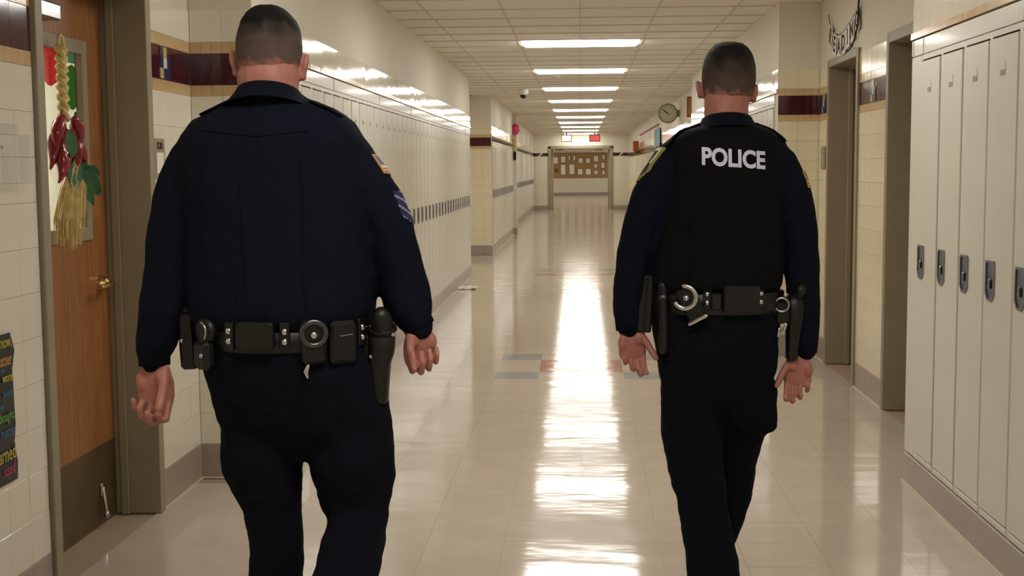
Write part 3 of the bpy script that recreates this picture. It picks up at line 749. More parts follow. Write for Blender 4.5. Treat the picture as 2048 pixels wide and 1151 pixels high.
# ------------------------------------------------------------------ things on the left wall
PX = AL+.004
po = empty('wall_poster', (PX, 3.72, .48), 'black poster with coloured lettering low on the left wall', 'poster')
b = MB(); ring0 = []; NP = 9
for i in range(NP):
    z = .485+.475*i/(NP-1); ring0.append(z)
rows = []
for i, z in enumerate(ring0):
    e = 3.985+.006*math.sin(i*2.1)+(.008 if i in (0, NP-2) else 0)
    rows.append([(PX, 3.40, z), (PX+.0015, 3.40, z), (PX+.0015+.004*(i % 2), e, z), (PX+.003*(i % 2), e, z)])
b.loft(rows); part('sheet', b, 'poster_black', po)
for k, (s_, m_, sz, y_, z_) in enumerate((('20 years', 'txt_pink', .05, 3.60, .930), ('from', 'txt_green', .028, 3.872, .930), ('now,', 'txt_yellow', .052, 3.938, .934), ("it won't", 'txt_blue', .045, 3.72, .872), ('matter', 'txt_orange', .053, 3.915, .878),
        ('what shoes', 'txt_green', .056, 3.765, .825), ('you', 'txt_blue', .022, 3.905, .847), ('wore,', 'txt_yellow', .042, 3.94, .822), ('how your hair', 'txt_pink', .055, 3.71, .765), ('looked,', 'txt_blue', .030, 3.935, .773), ('or the jeans', 'txt_yellow', .045, 3.71, .715), ('you', 'txt_blue', .022, 3.89, .735), ('bought.', 'txt_green', .046, 3.925, .700),
        ('What will', 'txt_pink', .055, 3.72, .655), ('matter', 'txt_blue', .048, 3.925, .650), ('is', 'txt_blue', .04, 3.80, .60), ('what you', 'txt_orange', .04, 3.56, .60), ('learned', 'txt_yellow', .070, 3.895, .580), ('and how', 'txt_green', .035, 3.70, .528), ('you', 'txt_blue', .022, 3.845, .536), ('used', 'txt_pink', .056, 3.925, .530))):
    put_text('lettering', s_, m_, po, frame((PX+.0072, y_, z_), (0, 1, 0), (0, 0, 1)), sz, ext=.0003, sx=.78, bold=.0006)
ho = empty('brochure_holder', (PX, 3.95, 1.44), 'clear acrylic holder on the left wall above the poster', 'holder')
b = MB(); b.cbox(PX, PX+.003, 3.70, 4.10, 1.585, 1.62, .001); part('back_plate', b, 'acrylic', ho)
b = MB().cbox(PX+.04, PX+.044, 3.70, 4.10, 1.43, 1.585, .001); part('front_plate', b, 'acrylic', ho)
b = MB().cbox(PX+.004, PX+.04, 3.70, 4.10, 1.43, 1.434, .001).cbox(PX+.004, PX+.04, 4.096, 4.10, 1.434, 1.585, .001).cbox(PX+.004, PX+.04, 3.70, 3.704, 1.434, 1.585, .001); part('edge', b, 'acrylic', ho)
part('screw', MB().limb([(PX+.004, 3.965, 1.545), (PX+.008, 3.965, 1.545)], [.006, .005], 10), 'steel', ho)
part('paper_insert', MB().box(PX+.012, PX+.02, 3.72, 3.93, 1.436, 1.57), 'paper', ho)
def room_sign(face, plane, u, z, label, text):
    s_ = 1 if face == '+x' else -1
    t = empty('room_sign', (plane, u, z), label, 'sign')
    b = MB().cbox(min(plane, plane+.012*s_), max(plane, plane+.012*s_), u-.07, u+.07, z-.085, z+.085, .004); part('plate', b, 'frame_metal', t)
    b = MB().cbox(min(plane+.012*s_, plane+.014*s_), max(plane+.012*s_, plane+.014*s_), u-.045, u+.045, z-.065, z+.025, .001); part('insert', b, 'base_tile' if s_ < 0 else 'paper', t)
    if text: put_text('lettering', text, 'ink', t, frame((plane+.0128*s_, u, z+.052), (0, s_, 0), (0, 0, 1)), .042, ext=.0004, bold=.001)
room_sign('+x', AL+.001, 5.487, 1.523, 'grey room sign beside the left door, half hidden by the officer', 'K30')
room_sign('-x', AR-.001, 9.86, 1.535, 'small grey room sign by the right wooden door', '')

# ------------------------------------------------------------------ reading banner over the right door
bn = empty('letter_banner', (AR, 9.2, 2.3), 'string banner spelling READING above the right door', 'banner')
BXP = AR-.012
pos = [atx(x, y, BXP) for x, y in ((1661, 74), (1669, 89), (1678, 92), (1687, 85), (1695, 74), (1704, 60), (1714, 40))]
ends = [atx(1657, 30, BXP), atx(1719, 2, BXP)]
chain = [ends[0]] + [p+Vector((0, 0, .075)) for p in pos] + [ends[1]]
part('string', MB().limb(chain, [.003]*len(chain), 5), 'ink', bn)
for k, ch in enumerate('READING'):
    c = pos[k]; t_ = (chain[k+2]-chain[k]); d_ = Vector((0, t_.y, t_.z*.7)).normalized(); u_ = Vector((0, d_.z, -d_.y))
    fm = frame(c, d_, u_)
    b = MB().cbox(-.06, .06, -.075, .08, -.002, .001, .0008); me = b.mesh('letter_card', 'paper'); me.transform(fm); fix_normals(me)
    o_ = link('letter_card', me, bn); o_.location = -wpos(bn)
    put_text('lettering', ch, 'ink', o_, frame(c+Vector((-.0022, 0, -.003)), d_, u_), .15, ext=.0004, bold=.005, sx=.85)
part('ribbon_tail', MB().limb([(BXP, pos[6].y-.05, pos[6].z+.2), (BXP-.006, pos[6].y-.06, pos[6].z-.04), (BXP, pos[5].y-.02, pos[5].z-.11), (BXP, pos[4].y, pos[4].z-.1), (BXP, pos[3].y, pos[3].z-.09)], [.006, .006, .005, .005, .003], 5), 'ink', bn)
# ------------------------------------------------------------------ far details
cl = empty('wall_clock', (1.60, 23.0, 2.27), 'round double sided clock on a bracket at the far right wall', 'clock')
cy, cz, cx_ = 23.0, 2.425, 1.535; Rk = .165
part('case', MB().limb([(cx_, cy-.05, cz), (cx_, cy+.05, cz)], [Rk, Rk], 36, caps=False), 'clock_case', cl)
part('rim', MB().torus((cx_, cy-.05, cz), Rk-.004, .012, n=36), 'clock_case', cl, True)
part('dial', MB().limb([(cx_, cy-.054, cz), (cx_, cy-.05, cz)], [Rk-.012]*2, 36, caps=False), 'clock_face', cl)
for k in range(12):
    a = k*math.pi/6; e = Vector((math.sin(a), 0, math.cos(a))); o_ = Vector((cx_, cy-.056, cz))
    part('hour_mark', MB().limb([o_+e*.118, o_+e*.14], [.004, .004], 4, caps=False), 'ink', cl)
for a, L, r in ((-58, .075, .007), (-52, .125, .005)):
    e = Vector((math.sin(math.radians(a)), 0, math.cos(math.radians(a)))); o_ = Vector((cx_, cy-.06, cz)); part('hand', MB().limb([o_-e*.02, o_+e*L], [r, r*.7], 5), 'ink', cl)
part('bracket', MB().cbox(cx_+Rk-.01, XRF, cy-.04, cy+.04, cz-.06, cz+.06, .004), 'clock_case', cl)
def flat(name, x0, x1, y0, y1, z0, z1, m, label, cat):
    return single(name, MB().cbox(x0, x1, y0, y1, z0, z1, .002), m, label, cat, origin=((x0+x1)/2, (y0+y1)/2, z0))
os_ = empty('hall_sign', (1.6, 19.2, 2.2), 'orange sign sticking out from the wall left of the right officer', 'sign')
part('panel', MB().cbox(1.56, 1.72, 19.2, 19.22, 2.21, 2.51, .004), 'orange', os_); part('arm', MB().cbox(1.70, XRF, 19.19, 19.23, 2.3, 2.42, .003), 'clock_case', os_)
part('panel_inset', MB().cbox(1.585, 1.695, 19.196, 19.2, 2.235, 2.485, .002), 'cork', os_)
flat('hall_sign', 1.56, 1.73, 38.6, 38.62, 1.98, 2.28, 'orange', 'small orange sign sticking out near the corridor end on the right', 'sign')
flat('display_rail', XRF-.02, XRF, 29.0, 38.0, 2.42, 2.46, 'orange', 'thin wooden display rail high on the far right wall', 'rail')
flat('hall_poster', XRF-.036, XRF-.024, 28.2, 30.2, 1.95, 2.35, 'blue_paper', 'pale blue poster on the far right wall past the clock', 'poster')
flat('hall_lamp', XRF-.12, XRF, 39.0, 39.1, 1.9, 2.12, 'bronze', 'dark fitting on the far right wall beside the maroon band', 'fitting')
# security camera and detector
ca = empty('security_camera', (-.90, 20.5, H), 'white dome security camera on the ceiling', 'camera')
part('housing', MB().limb([(-.90, 20.5, H), (-.90, 20.5, H-.05), (-.90, 20.5, H-.085)], [.085, .082, .06], 20, caps=False), 'white_plastic', ca, True)
part('dome', MB().ball((-.90, 20.49, H-.09), .052, .052, .058), 'black_plastic', ca, True)
sd = empty('smoke_detector', (-.32, 17.6, H), 'small ceiling detector between the second and third lights', 'detector')
part('base', MB().limb([(-.32, 17.6, H), (-.32, 17.6, H-.018)], [.055, .05], 20, caps=False), 'white_plastic', sd); part('sensor', MB().ball((-.32, 17.6, H-.024), .03, .03, .014), 'ceil_grid', sd, True)
# exit signs
def exit_sign(x, y, z, face, label, text):
    t = empty('exit_sign', (x, y, z), label, 'sign'); part('housing', MB().cbox(x-.19, x+.19, y, y+.06, z-.125, z+.125, .01), 'white_plastic' if face != 'red_sign' else 'frame_metal', t)
    part('face', MB().cbox(x-.155, x+.155, y-.006, y, z-.09, z+.09, .004), face, t)
    part('bracket', MB().cbox(x-.03, x+.03, y+.015, y+.045, z+.12, H, .004), 'frame_metal', t)
    if text: put_text('lettering', text, 'patch_white', t, frame((x, y-.0065, z), (1, 0, 0), (0, 0, 1)), .13, ext=.0005, bold=.003)
exit_sign(.50, 45.4, 2.535, 'red_sign', 'red lit exit sign above the far doorway', 'EXIT')
exit_sign(-.49, 45.4, 2.535, 'white_sign', 'white lit sign box above the far doorway', '')
# bulletin board in the far hall
YB = 72.98
bo = empty('bulletin_board', (0, YB, 1.0), 'cork bulletin board with wooden edge on the far hall wall', 'bulletin board')
BX0, BX1, BZ0, BZ1 = -1.66, 1.52, 1.02, 2.33
part('cork_panel', MB().box(BX0, BX1, YB-.02, YB, BZ0, BZ1), 'cork', bo)
b = MB()
for q in ((BX0-.05, BX1+.05, BZ0-.05, BZ0), (BX0-.05, BX1+.05, BZ1, BZ1+.05), (BX0-.05, BX0, BZ0, BZ1), (BX1, BX1+.05, BZ0, BZ1)): b.cbox(q[0], q[1], YB-.0215, YB, q[2], q[3], .004)
part('frame', b, 'wood', bo)
for k, (u, v, a, c) in enumerate(((563, 503, 36, 44), (609, 497, 32, 42), (645, 490, 16, 32), (674, 490, 18, 34), (712, 505, 32, 34), (755, 505, 30, 34), (802, 492, 32, 40), (847, 484, 18, 28), (609, 558, 34, 64), (660, 556, 36, 64), (709, 570, 34, 40), (757, 570, 36, 40), (800, 535, 24, 28), (843, 532, 24, 38), (802, 573, 28, 28), (846, 575, 20, 30), (569, 562, 22, 26))):
    p = at(920+u/2.95, 150+v/2.95, YB); s_ = YB/FPX/2.95; hw_, hh = a*s_/2, c*s_/2
    t = empty('framed_notice', (p.x, YB-.02, p.z-hh), 'framed notice on the far bulletin board, %s in %s row' % (ordinal([0, 1, 2, 3, 4, 5, 6, 7, 1, 2, 3, 4, 0, 1, 5, 6, 0][k]), 'the upper' if k < 8 else 'the middle' if k in (12, 13) else 'the lower'), 'notice', 'notices on the bulletin board')
    part('sheet', MB().box(p.x-hw_+.015, p.x+hw_-.015, YB-.034, YB-.0225, p.z-hh+.015, p.z+hh-.015), 'bronze' if k == 16 else 'paper', t)
    b = MB()
    for q in ((-hw_, hw_, -hh, -hh+.03), (-hw_, hw_, hh-.03, hh), (-hw_, -hw_+.03, -hh+.03, hh-.03), (hw_-.03, hw_, -hh+.03, hh-.03)): b.box(p.x+q[0], p.x+q[1], YB-.045, YB-.0225, p.z+q[2], p.z+q[3])
    part('frame', b, 'bronze', t)
# balloon and streamers by the distant doorway
bl = empty('balloon', (-1.46, 29.10, 2.2), 'pink balloon hanging at the distant left doorway', 'balloon')
part('bulb', MB().ball((-1.46, 29.10, 2.36), .1, .1, .13), 'pink', bl, True); part('knot', MB().limb([(-1.46, 29.10, 2.235), (-1.46, 29.10, 2.21)], [.012, .018], 8), 'pink', bl)
part('ribbon', MB().limb([(-1.46, 29.10, 2.215), (-1.465, 29.12, 2.1), (-1.46, 29.14, 1.95)], [.004]*3, 5), 'raffia', bl)
flat('door_streamer', -1.51, -1.45, 29.17, 29.185, 1.88, 2.16, 'raffia', 'yellow streamer hanging under the pink balloon', 'decoration')
flat('door_plaque', -1.51, -1.45, 29.16, 29.18, 1.68, 1.86, 'ink', 'dark plaque below the yellow streamer', 'plaque')
# crumpled paper on the floor
b = MB(); rnd = random.Random(5); rows = []
for i in range(9):
    row = []
    for j in range(6): row.append((-1.50+.23*i/8+rnd.gauss(0, .004), 15.7+.22*j/5+rnd.gauss(0, .01), .006+abs(rnd.gauss(0, .012))+.018*math.sin(math.pi*i/8)*math.sin(math.pi*j/5)))
    rows.append(row)
b.loft(rows, cap=False, closed=False)
single('paper_scrap', b, 'paper', 'crumpled white paper lying on the floor by the left lockers', 'paper', origin=(-1.39, 15.8, 0))
#PEOPLE
# ------------------------------------------------------------------ people
def oring(c, rx, db, df, n=32, e=.9):
    """horizontal ring: half width rx, depth behind db, depth in front df"""
    r = []
    for k in range(n):
        a = 2*math.pi*k/n; ca, sa = math.cos(a), math.sin(a)
        x = rx*math.copysign(abs(ca)**e, ca); y = (df if sa > 0 else db)*math.copysign(abs(sa)**e, sa)
        r.append(Vector((c.x+x, c.y+y, c.z)))
    return r
def rings_px(rows, Y, grow=0.0, e=.9):
    """rows of (picture y, left x, right x, depth behind, depth in front[, shift along the corridor])"""
    out = []
    for q in rows:
        y, xl, xr, db, df = q[:5]; dy = q[5] if len(q) > 5 else 0
        a = at(xl, y, Y); b = at(xr, y, Y); c = (a+b)/2; c.y += dy
        out.append(oring(c, (b-a).length/2+grow, db+grow, df+grow, 32, e))
    return out
def limb_px(rows, Y):
    return [at(q[0], q[1], Y+q[2]) for q in rows], [q[3] for q in rows]
def hand_mesh(mb, o, d, t, nrm, curls, s=1.0, thumb=(.55, .25, .35), spread=.02, thumb_len=1.0):
    """palm, four unequal jointed fingers and a thumb from the side of the palm.
    o wrist, d towards the fingers, t towards the thumb, nrm the way the palm looks"""
    d = d.normalized(); t = (t-d*t.dot(d)).normalized(); nrm = (nrm-d*nrm.dot(d)-t*nrm.dot(t)).normalized()
    P = lambda x, y, z: o+t*(x*s)+d*(y*s)+nrm*(z*s)
    rows = []
    for y, hw, th, cx in ((-.05, .031, .024, 0), (0, .030, .021, 0), (.022, .035, .020, .002), (.05, .042, .019, .002), (.08, .044, .016, .0), (.095, .041, .013, 0)):
        ring = []
        for k in range(16):
            a = 2*math.pi*k/16; ca, sa = math.cos(a), math.sin(a)
            ring.append(P(cx+hw*math.copysign(abs(ca)**.75, ca), y, th*math.copysign(abs(sa)**.8, sa)))
        rows.append(ring)
    mb.loft(rows)
    mb.ball(P(.024, .035, .012), .019*s, .019*s, .024*s)          # ball of the thumb
    mb.ball(P(-.028, .045, .009), .015*s, .015*s, .026*s)         # heel of the hand
    for k, (x, y, L, r) in enumerate(((.031, .092, 1.0, .0092), (.0105, .097, 1.1, .0096), (-.0105, .093, 1.02, .0090), (-.031, .084, .8, .0080))):
        p = [P(x, y-.018, 0), P(x, y, 0)]; ang = 0; rr = [r*s*1.05, r*s*1.08]
        side = (1.5-k)*spread
        for seg, c in zip((.046, .029, .023), curls[k]):
            ang += c; dv = (d*math.cos(ang)+nrm*math.sin(ang)+t*side).normalized()
            m_ = p[-1]+dv*(seg*L*s*.5); p.append(m_); rr.append(r*s*(.97-.05*len(p)/3)); p.append(p[-2]+dv*(seg*L*s)); rr.append(r*s*(1.02-.07*len(p)/3))
        mb.limb(p, rr, 10)
    a1, a2, cu = thumb
    b0 = P(.026, .018, .008); dv = (d*math.cos(a1)+t*math.sin(a1)+nrm*cu).normalized(); b1 = b0+dv*(.042*s*thumb_len)
    dv2 = (d*math.cos(a1-a2)+t*math.sin(a1-a2)+nrm*(cu+.15)).normalized(); b2 = b1+dv2*(.034*s*thumb_len); b3 = b2+(dv2+nrm*.1).normalized()*(.024*s*thumb_len)
    mb.limb([b0, b1, (b1+b2)/2, b2, b3], [.0145*s, .0118*s, .0108*s, .0112*s, .0088*s], 10)
def hand_finish(mb, name):
    return remesh(mb, .0034, 3, name, 'skin')
def head_mb(rows, Yh, earL, earR, neck, chin_y, dback=.105, dfront=.09):
    """rows: (picture y, left, right, share of full depth)"""
    mb = MB(); rr = []
    for y, xl, xr, k in rows:
        a = at(xl, y, Yh); b = at(xr, y, Yh); rr.append(oring((a+b)/2, (b-a).length/2, dback*k, dfront*k, 28, .95))
    mb.loft(rr)
    return mb
def join_meshes(list_, name):
    b = bmesh.new()
    for me in list_: b.from_mesh(me)
    out = bpy.data.meshes.new(name); b.to_mesh(out); b.free()
    for me in list_: bpy.data.meshes.remove(me)
    return out
def tree_of(me): return BVHTree.FromPolygons([v.co.copy() for v in me.vertices], [tuple(p.vertices) for p in me.polygons])
def drape(tree, c, nrm, ux, uy, cells, wd, ht, nx, ny, colour, mats, name, parent, lift=.003):
    """a sewn patch: grid wd x ht laid on the cloth by casting back along its own normal"""
    mb = MB(); nrm = nrm.normalized(); ux = ux.normalized(); uy = uy.normalized(); grid = {}
    for i in range(nx+1):
        for j in range(ny+1):
            p = c+ux*(wd*(i/nx-.5))+uy*(ht*(j/ny-.5)); h = tree.ray_cast(p+nrm*.15, -nrm, .4)[0]
            grid[i, j] = h if h is not None else None
    idx = {}
    for (i, j), h in grid.items():
        if h is not None: idx[i, j] = len(mb.v); mb.v.append(tuple(h+nrm*lift))
    low = {}
    for (i, j), h in grid.items():
        if h is not None: low[i, j] = len(mb.v); mb.v.append(tuple(h-nrm*.003))
    done = set()
    for i in range(nx):
        for j in range(ny):
            m_ = colour((i+.5)/nx, (j+.5)/ny)
            ks = [(i, j), (i+1, j), (i+1, j+1), (i, j+1)]
            if m_ is None or any(k not in idx for k in ks): continue
            mb.f.append(tuple(idx[k] for k in ks)); mb.m.append(mats.index(m_)); done.add((i, j))
    for (i, j) in done:
        m_ = mats.index(colour((i+.5)/nx, (j+.5)/ny))
        for (a, b), nb in ((((i, j), (i+1, j)), (i, j-1)), (((i+1, j), (i+1, j+1)), (i+1, j)), (((i+1, j+1), (i, j+1)), (i, j+1)), (((i, j+1), (i, j)), (i-1, j))):
            if nb not in done: mb.f.append((idx[a], low[a], low[b], idx[b])); mb.m.append(m_)
    return part(name, mb, mats, parent)
def boot(parent, ankle, toe, heel, sole_z=0.0):
    """boot from heel to toe under an ankle"""
    a = Vector(ankle); h = Vector(heel); t = Vector(toe); mb = MB()
    fwd = (t-h).normalized(); sd = fwd.cross(Vector((0, 0, 1))).normalized(); up = sd.cross(fwd)
    mb.limb([a+Vector((0, 0, .10)), a, a-up*.04+fwd*.01], [.052, .05, .05], 14)
    L = (t-h).length; rows = []
    for q, wd, ht in ((0, .028, .05), (.06, .036, .075), (.3, .038, .085), (.5, .042, .075), (.72, .048, .06), (.9, .042, .048), (1, .022, .03)):
        c = h+fwd*(L*q); ring = []
        for k in range(14):
            an = 2*math.pi*k/14; ring.append(c+sd*(wd*math.cos(an))+up*(ht/2+ht/2*math.copysign(abs(math.sin(an))**.7, math.sin(an))))
        rows.append(ring)
    mb.loft(rows)
    o = part('boot', remesh(mb, .006, 4, 'boot', 'leather'), 'leather', parent)
    sb = MB(); r2 = []
    for q, wd in ((-.01, .025), (.06, .04), (.3, .04), (.5, .044), (.72, .051), (.92, .044), (1.02, .02)):
        c = h+fwd*(L*q); r2.append([c+sd*(wd*x)+up*z for x, z in ((-1, -.0), (1, -.0), (1, .022), (-1, .022))])
    sb.loft(r2); part('sole', sb, 'polymer', o)
    return o
class Belt:
    def __init__(s, c, rx, ryb, ryf, z0, z1): s.c, s.rx, s.b, s.f, s.z0, s.z1 = c, rx, ryb, ryf, z0, z1
    def mesh(s, th=.006):
        rows = []
        for z, g in ((s.z0, 0), (s.z0+.004, th), (s.z1-.004, th), (s.z1, 0), (s.z1, -.004), (s.z0, -.004), (s.z0, 0)):
            rows.append(oring(Vector((s.c.x, s.c.y, z)), s.rx+g, s.b+g, s.f+g, 48, 1.0))
        return MB().loft(rows, cap=False)
    def frame(s, x, z, out=.006):
        """frame on the back of the belt at world x: x along the belt to the right, y outwards, z up"""
        q = max(-.985, min(.985, (x-s.c.x)/s.rx)); th = math.asin(q); y = s.c.y-s.b*math.cos(th)
        nrm = Vector((math.sin(th)/s.rx, -math.cos(th)/s.b, 0)).normalized(); tx = Vector((0, 0, 1)).cross(nrm)*-1
        tx = Vector((-nrm.y, nrm.x, 0)); o = Vector((s.c.x+s.rx*q, y, z))+nrm*out
        return Matrix(((tx.x, nrm.x, 0, o.x), (tx.y, nrm.y, 0, o.y), (tx.z, nrm.z, 1, o.z), (0, 0, 0, 1)))
def gear(name, mb, m, parent, fm, smooth=False):
    me = mb.mesh(name, m, smooth); me.transform(fm); fix_normals(me); o = link(name, me, parent); o.location = -wpos(parent); return o
def snaps(parent, belt, x, zs):
    zc = sum(zs)/len(zs)
    gear('belt_keeper', MB().cbox(-.013, .013, 0, .008, -.034, .034, .002), 'leather', parent, belt.frame(x, zc, .005))
    for z in zs: gear('snap', MB().ball((0, .008, 0), .0085, .006, .0085), 'chrome', parent, belt.frame(x, z, .006), True)
def cuffs(parent, belt, x, z, R, tilt, bright):
    fm = belt.frame(x, z, .012) @ Matrix.Rotation(tilt, 4, 'Y')
    gear('cuff_case', MB().cbox(-.030, .030, 0, .022, -.072, .034, .008), 'leather', parent, fm)
    gear('handcuff', MB().torus((0, .026, .004), R, .0075, Vector((0, 1, 0)), 0, math.pi*(2 if not bright else 1.42), n=30, k=8, flat=.9), 'chrome' if bright else 'cuff_dull', parent, fm @ Matrix.Rotation(-.5 if bright else 0, 4, 'Y'), True)
    gear('cuff_case_snap', MB().ball((0, .024, .0), .010, .008, .010), 'chrome', parent, fm, True)
    if bright:
        gear('case_clip', MB().limb([(-.028, .022, -.075), (.028, .022, -.075)], [.0065, .0065], 8), 'chrome', parent, fm, True)
        gear('cuff_strap', MB().cbox(-.026, .026, .016, .021, -.074, .002, .003), 'polymer', parent, fm)

def person(name, Y, label, sp):
    root = empty(name, (sp['foot'][0], Y, 0), label, 'person')
    # body: one figure from the head to the legs, hands closed over their own fingers
    hb = MB(); rr = []
    for y, xl, xr, k in sp['head']:
        a = at(xl, y, Y+sp['hy']); b = at(xr, y, Y+sp['hy']); rr.append(oring((a+b)/2, (b-a).length/2, .100*k, .100*k, 28, .95))
    hb.loft(rr)
    hc = (rr[5][0]+rr[5][14])/2; cx, cz = hc.x, hc.z; hyy = Y+sp['hy']
    # face: jaw, brow, nose, lips, sockets
    hb.limb([(cx, hyy+.035, cz-.03), (cx, hyy+.062, cz-.085), (cx, hyy+.070, cz-.118)], [(.060, .05), (.052, .04), (.034, .026)], 14)
    hb.limb([(cx-.05, hyy+.082, cz+.016), (cx, hyy+.098, cz+.020), (cx+.05, hyy+.082, cz+.016)], [.010, .012, .010], 8)
    hb.limb([(cx, hyy+.098, cz+.005), (cx, hyy+.116, cz-.025), (cx, hyy+.124, cz-.042)], [.009, .011, .015], 8); hb.ball((cx, hyy+.112, cz-.046), .018, .012, .009)
    hb.limb([(cx-.024, hyy+.098, cz-.073), (cx, hyy+.107, cz-.071), (cx+.024, hyy+.098, cz-.073)], [.006, .008, .006], 8)
    hb.limb([(cx-.02, hyy+.098, cz-.084), (cx, hyy+.105, cz-.085), (cx+.02, hyy+.098, cz-.084)], [.006, .008, .006], 8)
    for s_ in (-1, 1): hb.ball((cx+s_*.034, hyy+.088, cz-.008), .014, .010, .010); hb.ball((cx+s_*.05, hyy+.07, cz-.035), .022, .022, .02)
    # ears
    for (ex, ey, eh, ew, lean) in sp['ears']:
        p = at(ex, ey, Y+sp['hy']+.005); rot = Matrix.Rotation(lean, 3, 'Y') @ Matrix.Rotation(.35 if lean > 0 else -.35, 3, 'Z')
        hb.ball(p, ew, .024, eh, 14, rot); hb.ball(p-Vector((0, .008, eh*.6)), ew*.9, .012, eh*.45)
        hb.limb([p+Vector((-math.copysign(.012, lean), .006, .0)), p], [.014, .012], 8)
    # neck
    nk = [at((a+b)/2, y, Y+dy) for y, a, b, dy in sp['neck']]; nr = [(at(b, y, Y)-at(a, y, Y)).length/2 for y, a, b, dy in sp['neck']]
    hb.limb(nk, [(r, r*.95) for r in nr], 18)
    head = remesh(hb, .0048, 6, 'head', 'skin')
    bb = MB()
    bb.loft(rings_px(sp['torso'][1:], Y, -.024)); bb.loft(rings_px(sp['pelvis'][:-1], Y, -.036))
    for A in (sp['armL'], sp['armR']):
        p, r = limb_px(A, Y); bb.limb(p, [max(.022, x-.016) for x in r])
    for L in (sp['legL'], sp['legR']): bb.limb([q[0] for q in L], [max(.03, q[1]-.034) for q in L])
    core = remesh(bb, .014, 4, 'core', 'skin')
    hands = []
    for hspec in sp['hands']:
        hm = MB(); hand_mesh(hm, **hspec); hands.append(hand_finish(hm, 'hand'))
    body = join_meshes([head, core]+hands, 'body'); body.materials.append(M['skin']); body.shade_smooth()
    part('body', body, 'skin', root)
    for s_ in (-1, 1):
        part('eye', MB().ball((cx+s_*.034, hyy+.0925, cz-.006), .0125, .0105, .0085), 'eye_white', root, True)
        part('iris', MB().ball((cx+s_*.034, hyy+.1005, cz-.006), .0052, .003, .0052), 'ink', root, True)
        part('eyebrow', MB().limb([(cx+s_*.016, hyy+.107, cz+.020), (cx+s_*.034, hyy+.104, cz+.025), (cx+s_*.052, hyy+.092, cz+.020)], [.004, .0045, .003], 6), 'ink', root, True)
    # hair: short shell over the skull
    hs = MB(); hr = []
    for i, (y, xl, xr, k) in enumerate(sp['head']):
        if y > sp['hair_to']: break
        a = at(xl, y, hyy); b = at(xr, y, hyy); g = .0035 if i else .004
        hr.append(oring((a+b)/2+Vector((0, 0, .003)), (b-a).length/2+g, .100*k+g, (.100*k+g)*(1 if y < sp['hairline'] else .35), 40, .95))
    a = hr[-1]; c_ = sum(a, Vector())/len(a); hr.append([c_+(p-c_)*.965-Vector((0, 0, .004)) for p in a])
    hs.loft(hr); hm_ = remesh(hs, .005, 4, 'hair', sp['hair_mat']); wrinkle(hm_, .0012, (60, 60, 60))
    part('hair', hm_, None, root)
    # shirt
    st = MB(); st.loft(rings_px(sp['torso'], Y, 0, .86))
    for A in (sp['armL'], sp['armR']):
        p, r = limb_px(A, Y); st.limb(p, r, 18)
    shirt = remesh(st, .0085, 8, 'shirt', 'cloth_navy'); wrinkle(shirt, .006, (7, 7, 4), 3); wrinkle(shirt, .0022, (22, 22, 15), 9)
    stree = tree_of(shirt); so = part('shirt', shirt, None, root)
    # collar
    rows = []
    for y, xl, xr, dy, g in sp['collar']:
        a = at(xl, y, Y); b = at(xr, y, Y); c = (a+b)/2; c.y += dy; rows.append((c, (b-a).length/2+g))
    cr_ = []
    tilt = sp.get('ctilt', .22)
    for c, r in rows:
        ring = oring(c, r, r*.96, r*.9, 36, 1)
        for p in ring: p.z -= (p.y-c.y)*tilt*-1*-1 if p.y < c.y else (p.y-c.y)*tilt*1.3
        cr_.append(ring)
    inner = [[p+(c-p)*.10 for p in ring] for ring, (c, r) in zip(cr_, rows)]
    part('collar', MB().loft(cr_+inner[::-1]+[cr_[0]], cap=False), 'cloth_navy', so, True)
    # cuffs
    for A in (sp['armL'], sp['armR']):
        p, r = limb_px(A, Y); a, b = p[-2], p[-1]; d_ = (b-a).normalized()
        part('cuff', MB().limb([b-d_*.055, b-d_*.05, b+d_*.004, b+d_*.006], [r[-1]+.002, r[-1]+.006, r[-1]+.004, r[-1]-.004], 18, caps=False), 'cloth_navy', so, True)
    # trousers
    tb = MB(); tb.loft(rings_px(sp['pelvis'], Y, 0, .86))
    for L in (sp['legL'], sp['legR']): tb.limb([q[0] for q in L], [q[1] for q in L], 18)
    for q in sp.get('folds', []): tb.limb([at(x, y, Y+dy) for x, y, dy in q[0]], [q[1]]*len(q[0]), 8)
    tr_ = remesh(tb, .0095, 9, 'trousers', 'cloth_trouser'); wrinkle(tr_, .006, (8, 8, 7), 5); wrinkle(tr_, .003, (20, 20, 16), 2)
    part('trousers', tr_, None, root)
    for bt in sp['boots']: boot(root, *bt)
    return root, so, stree

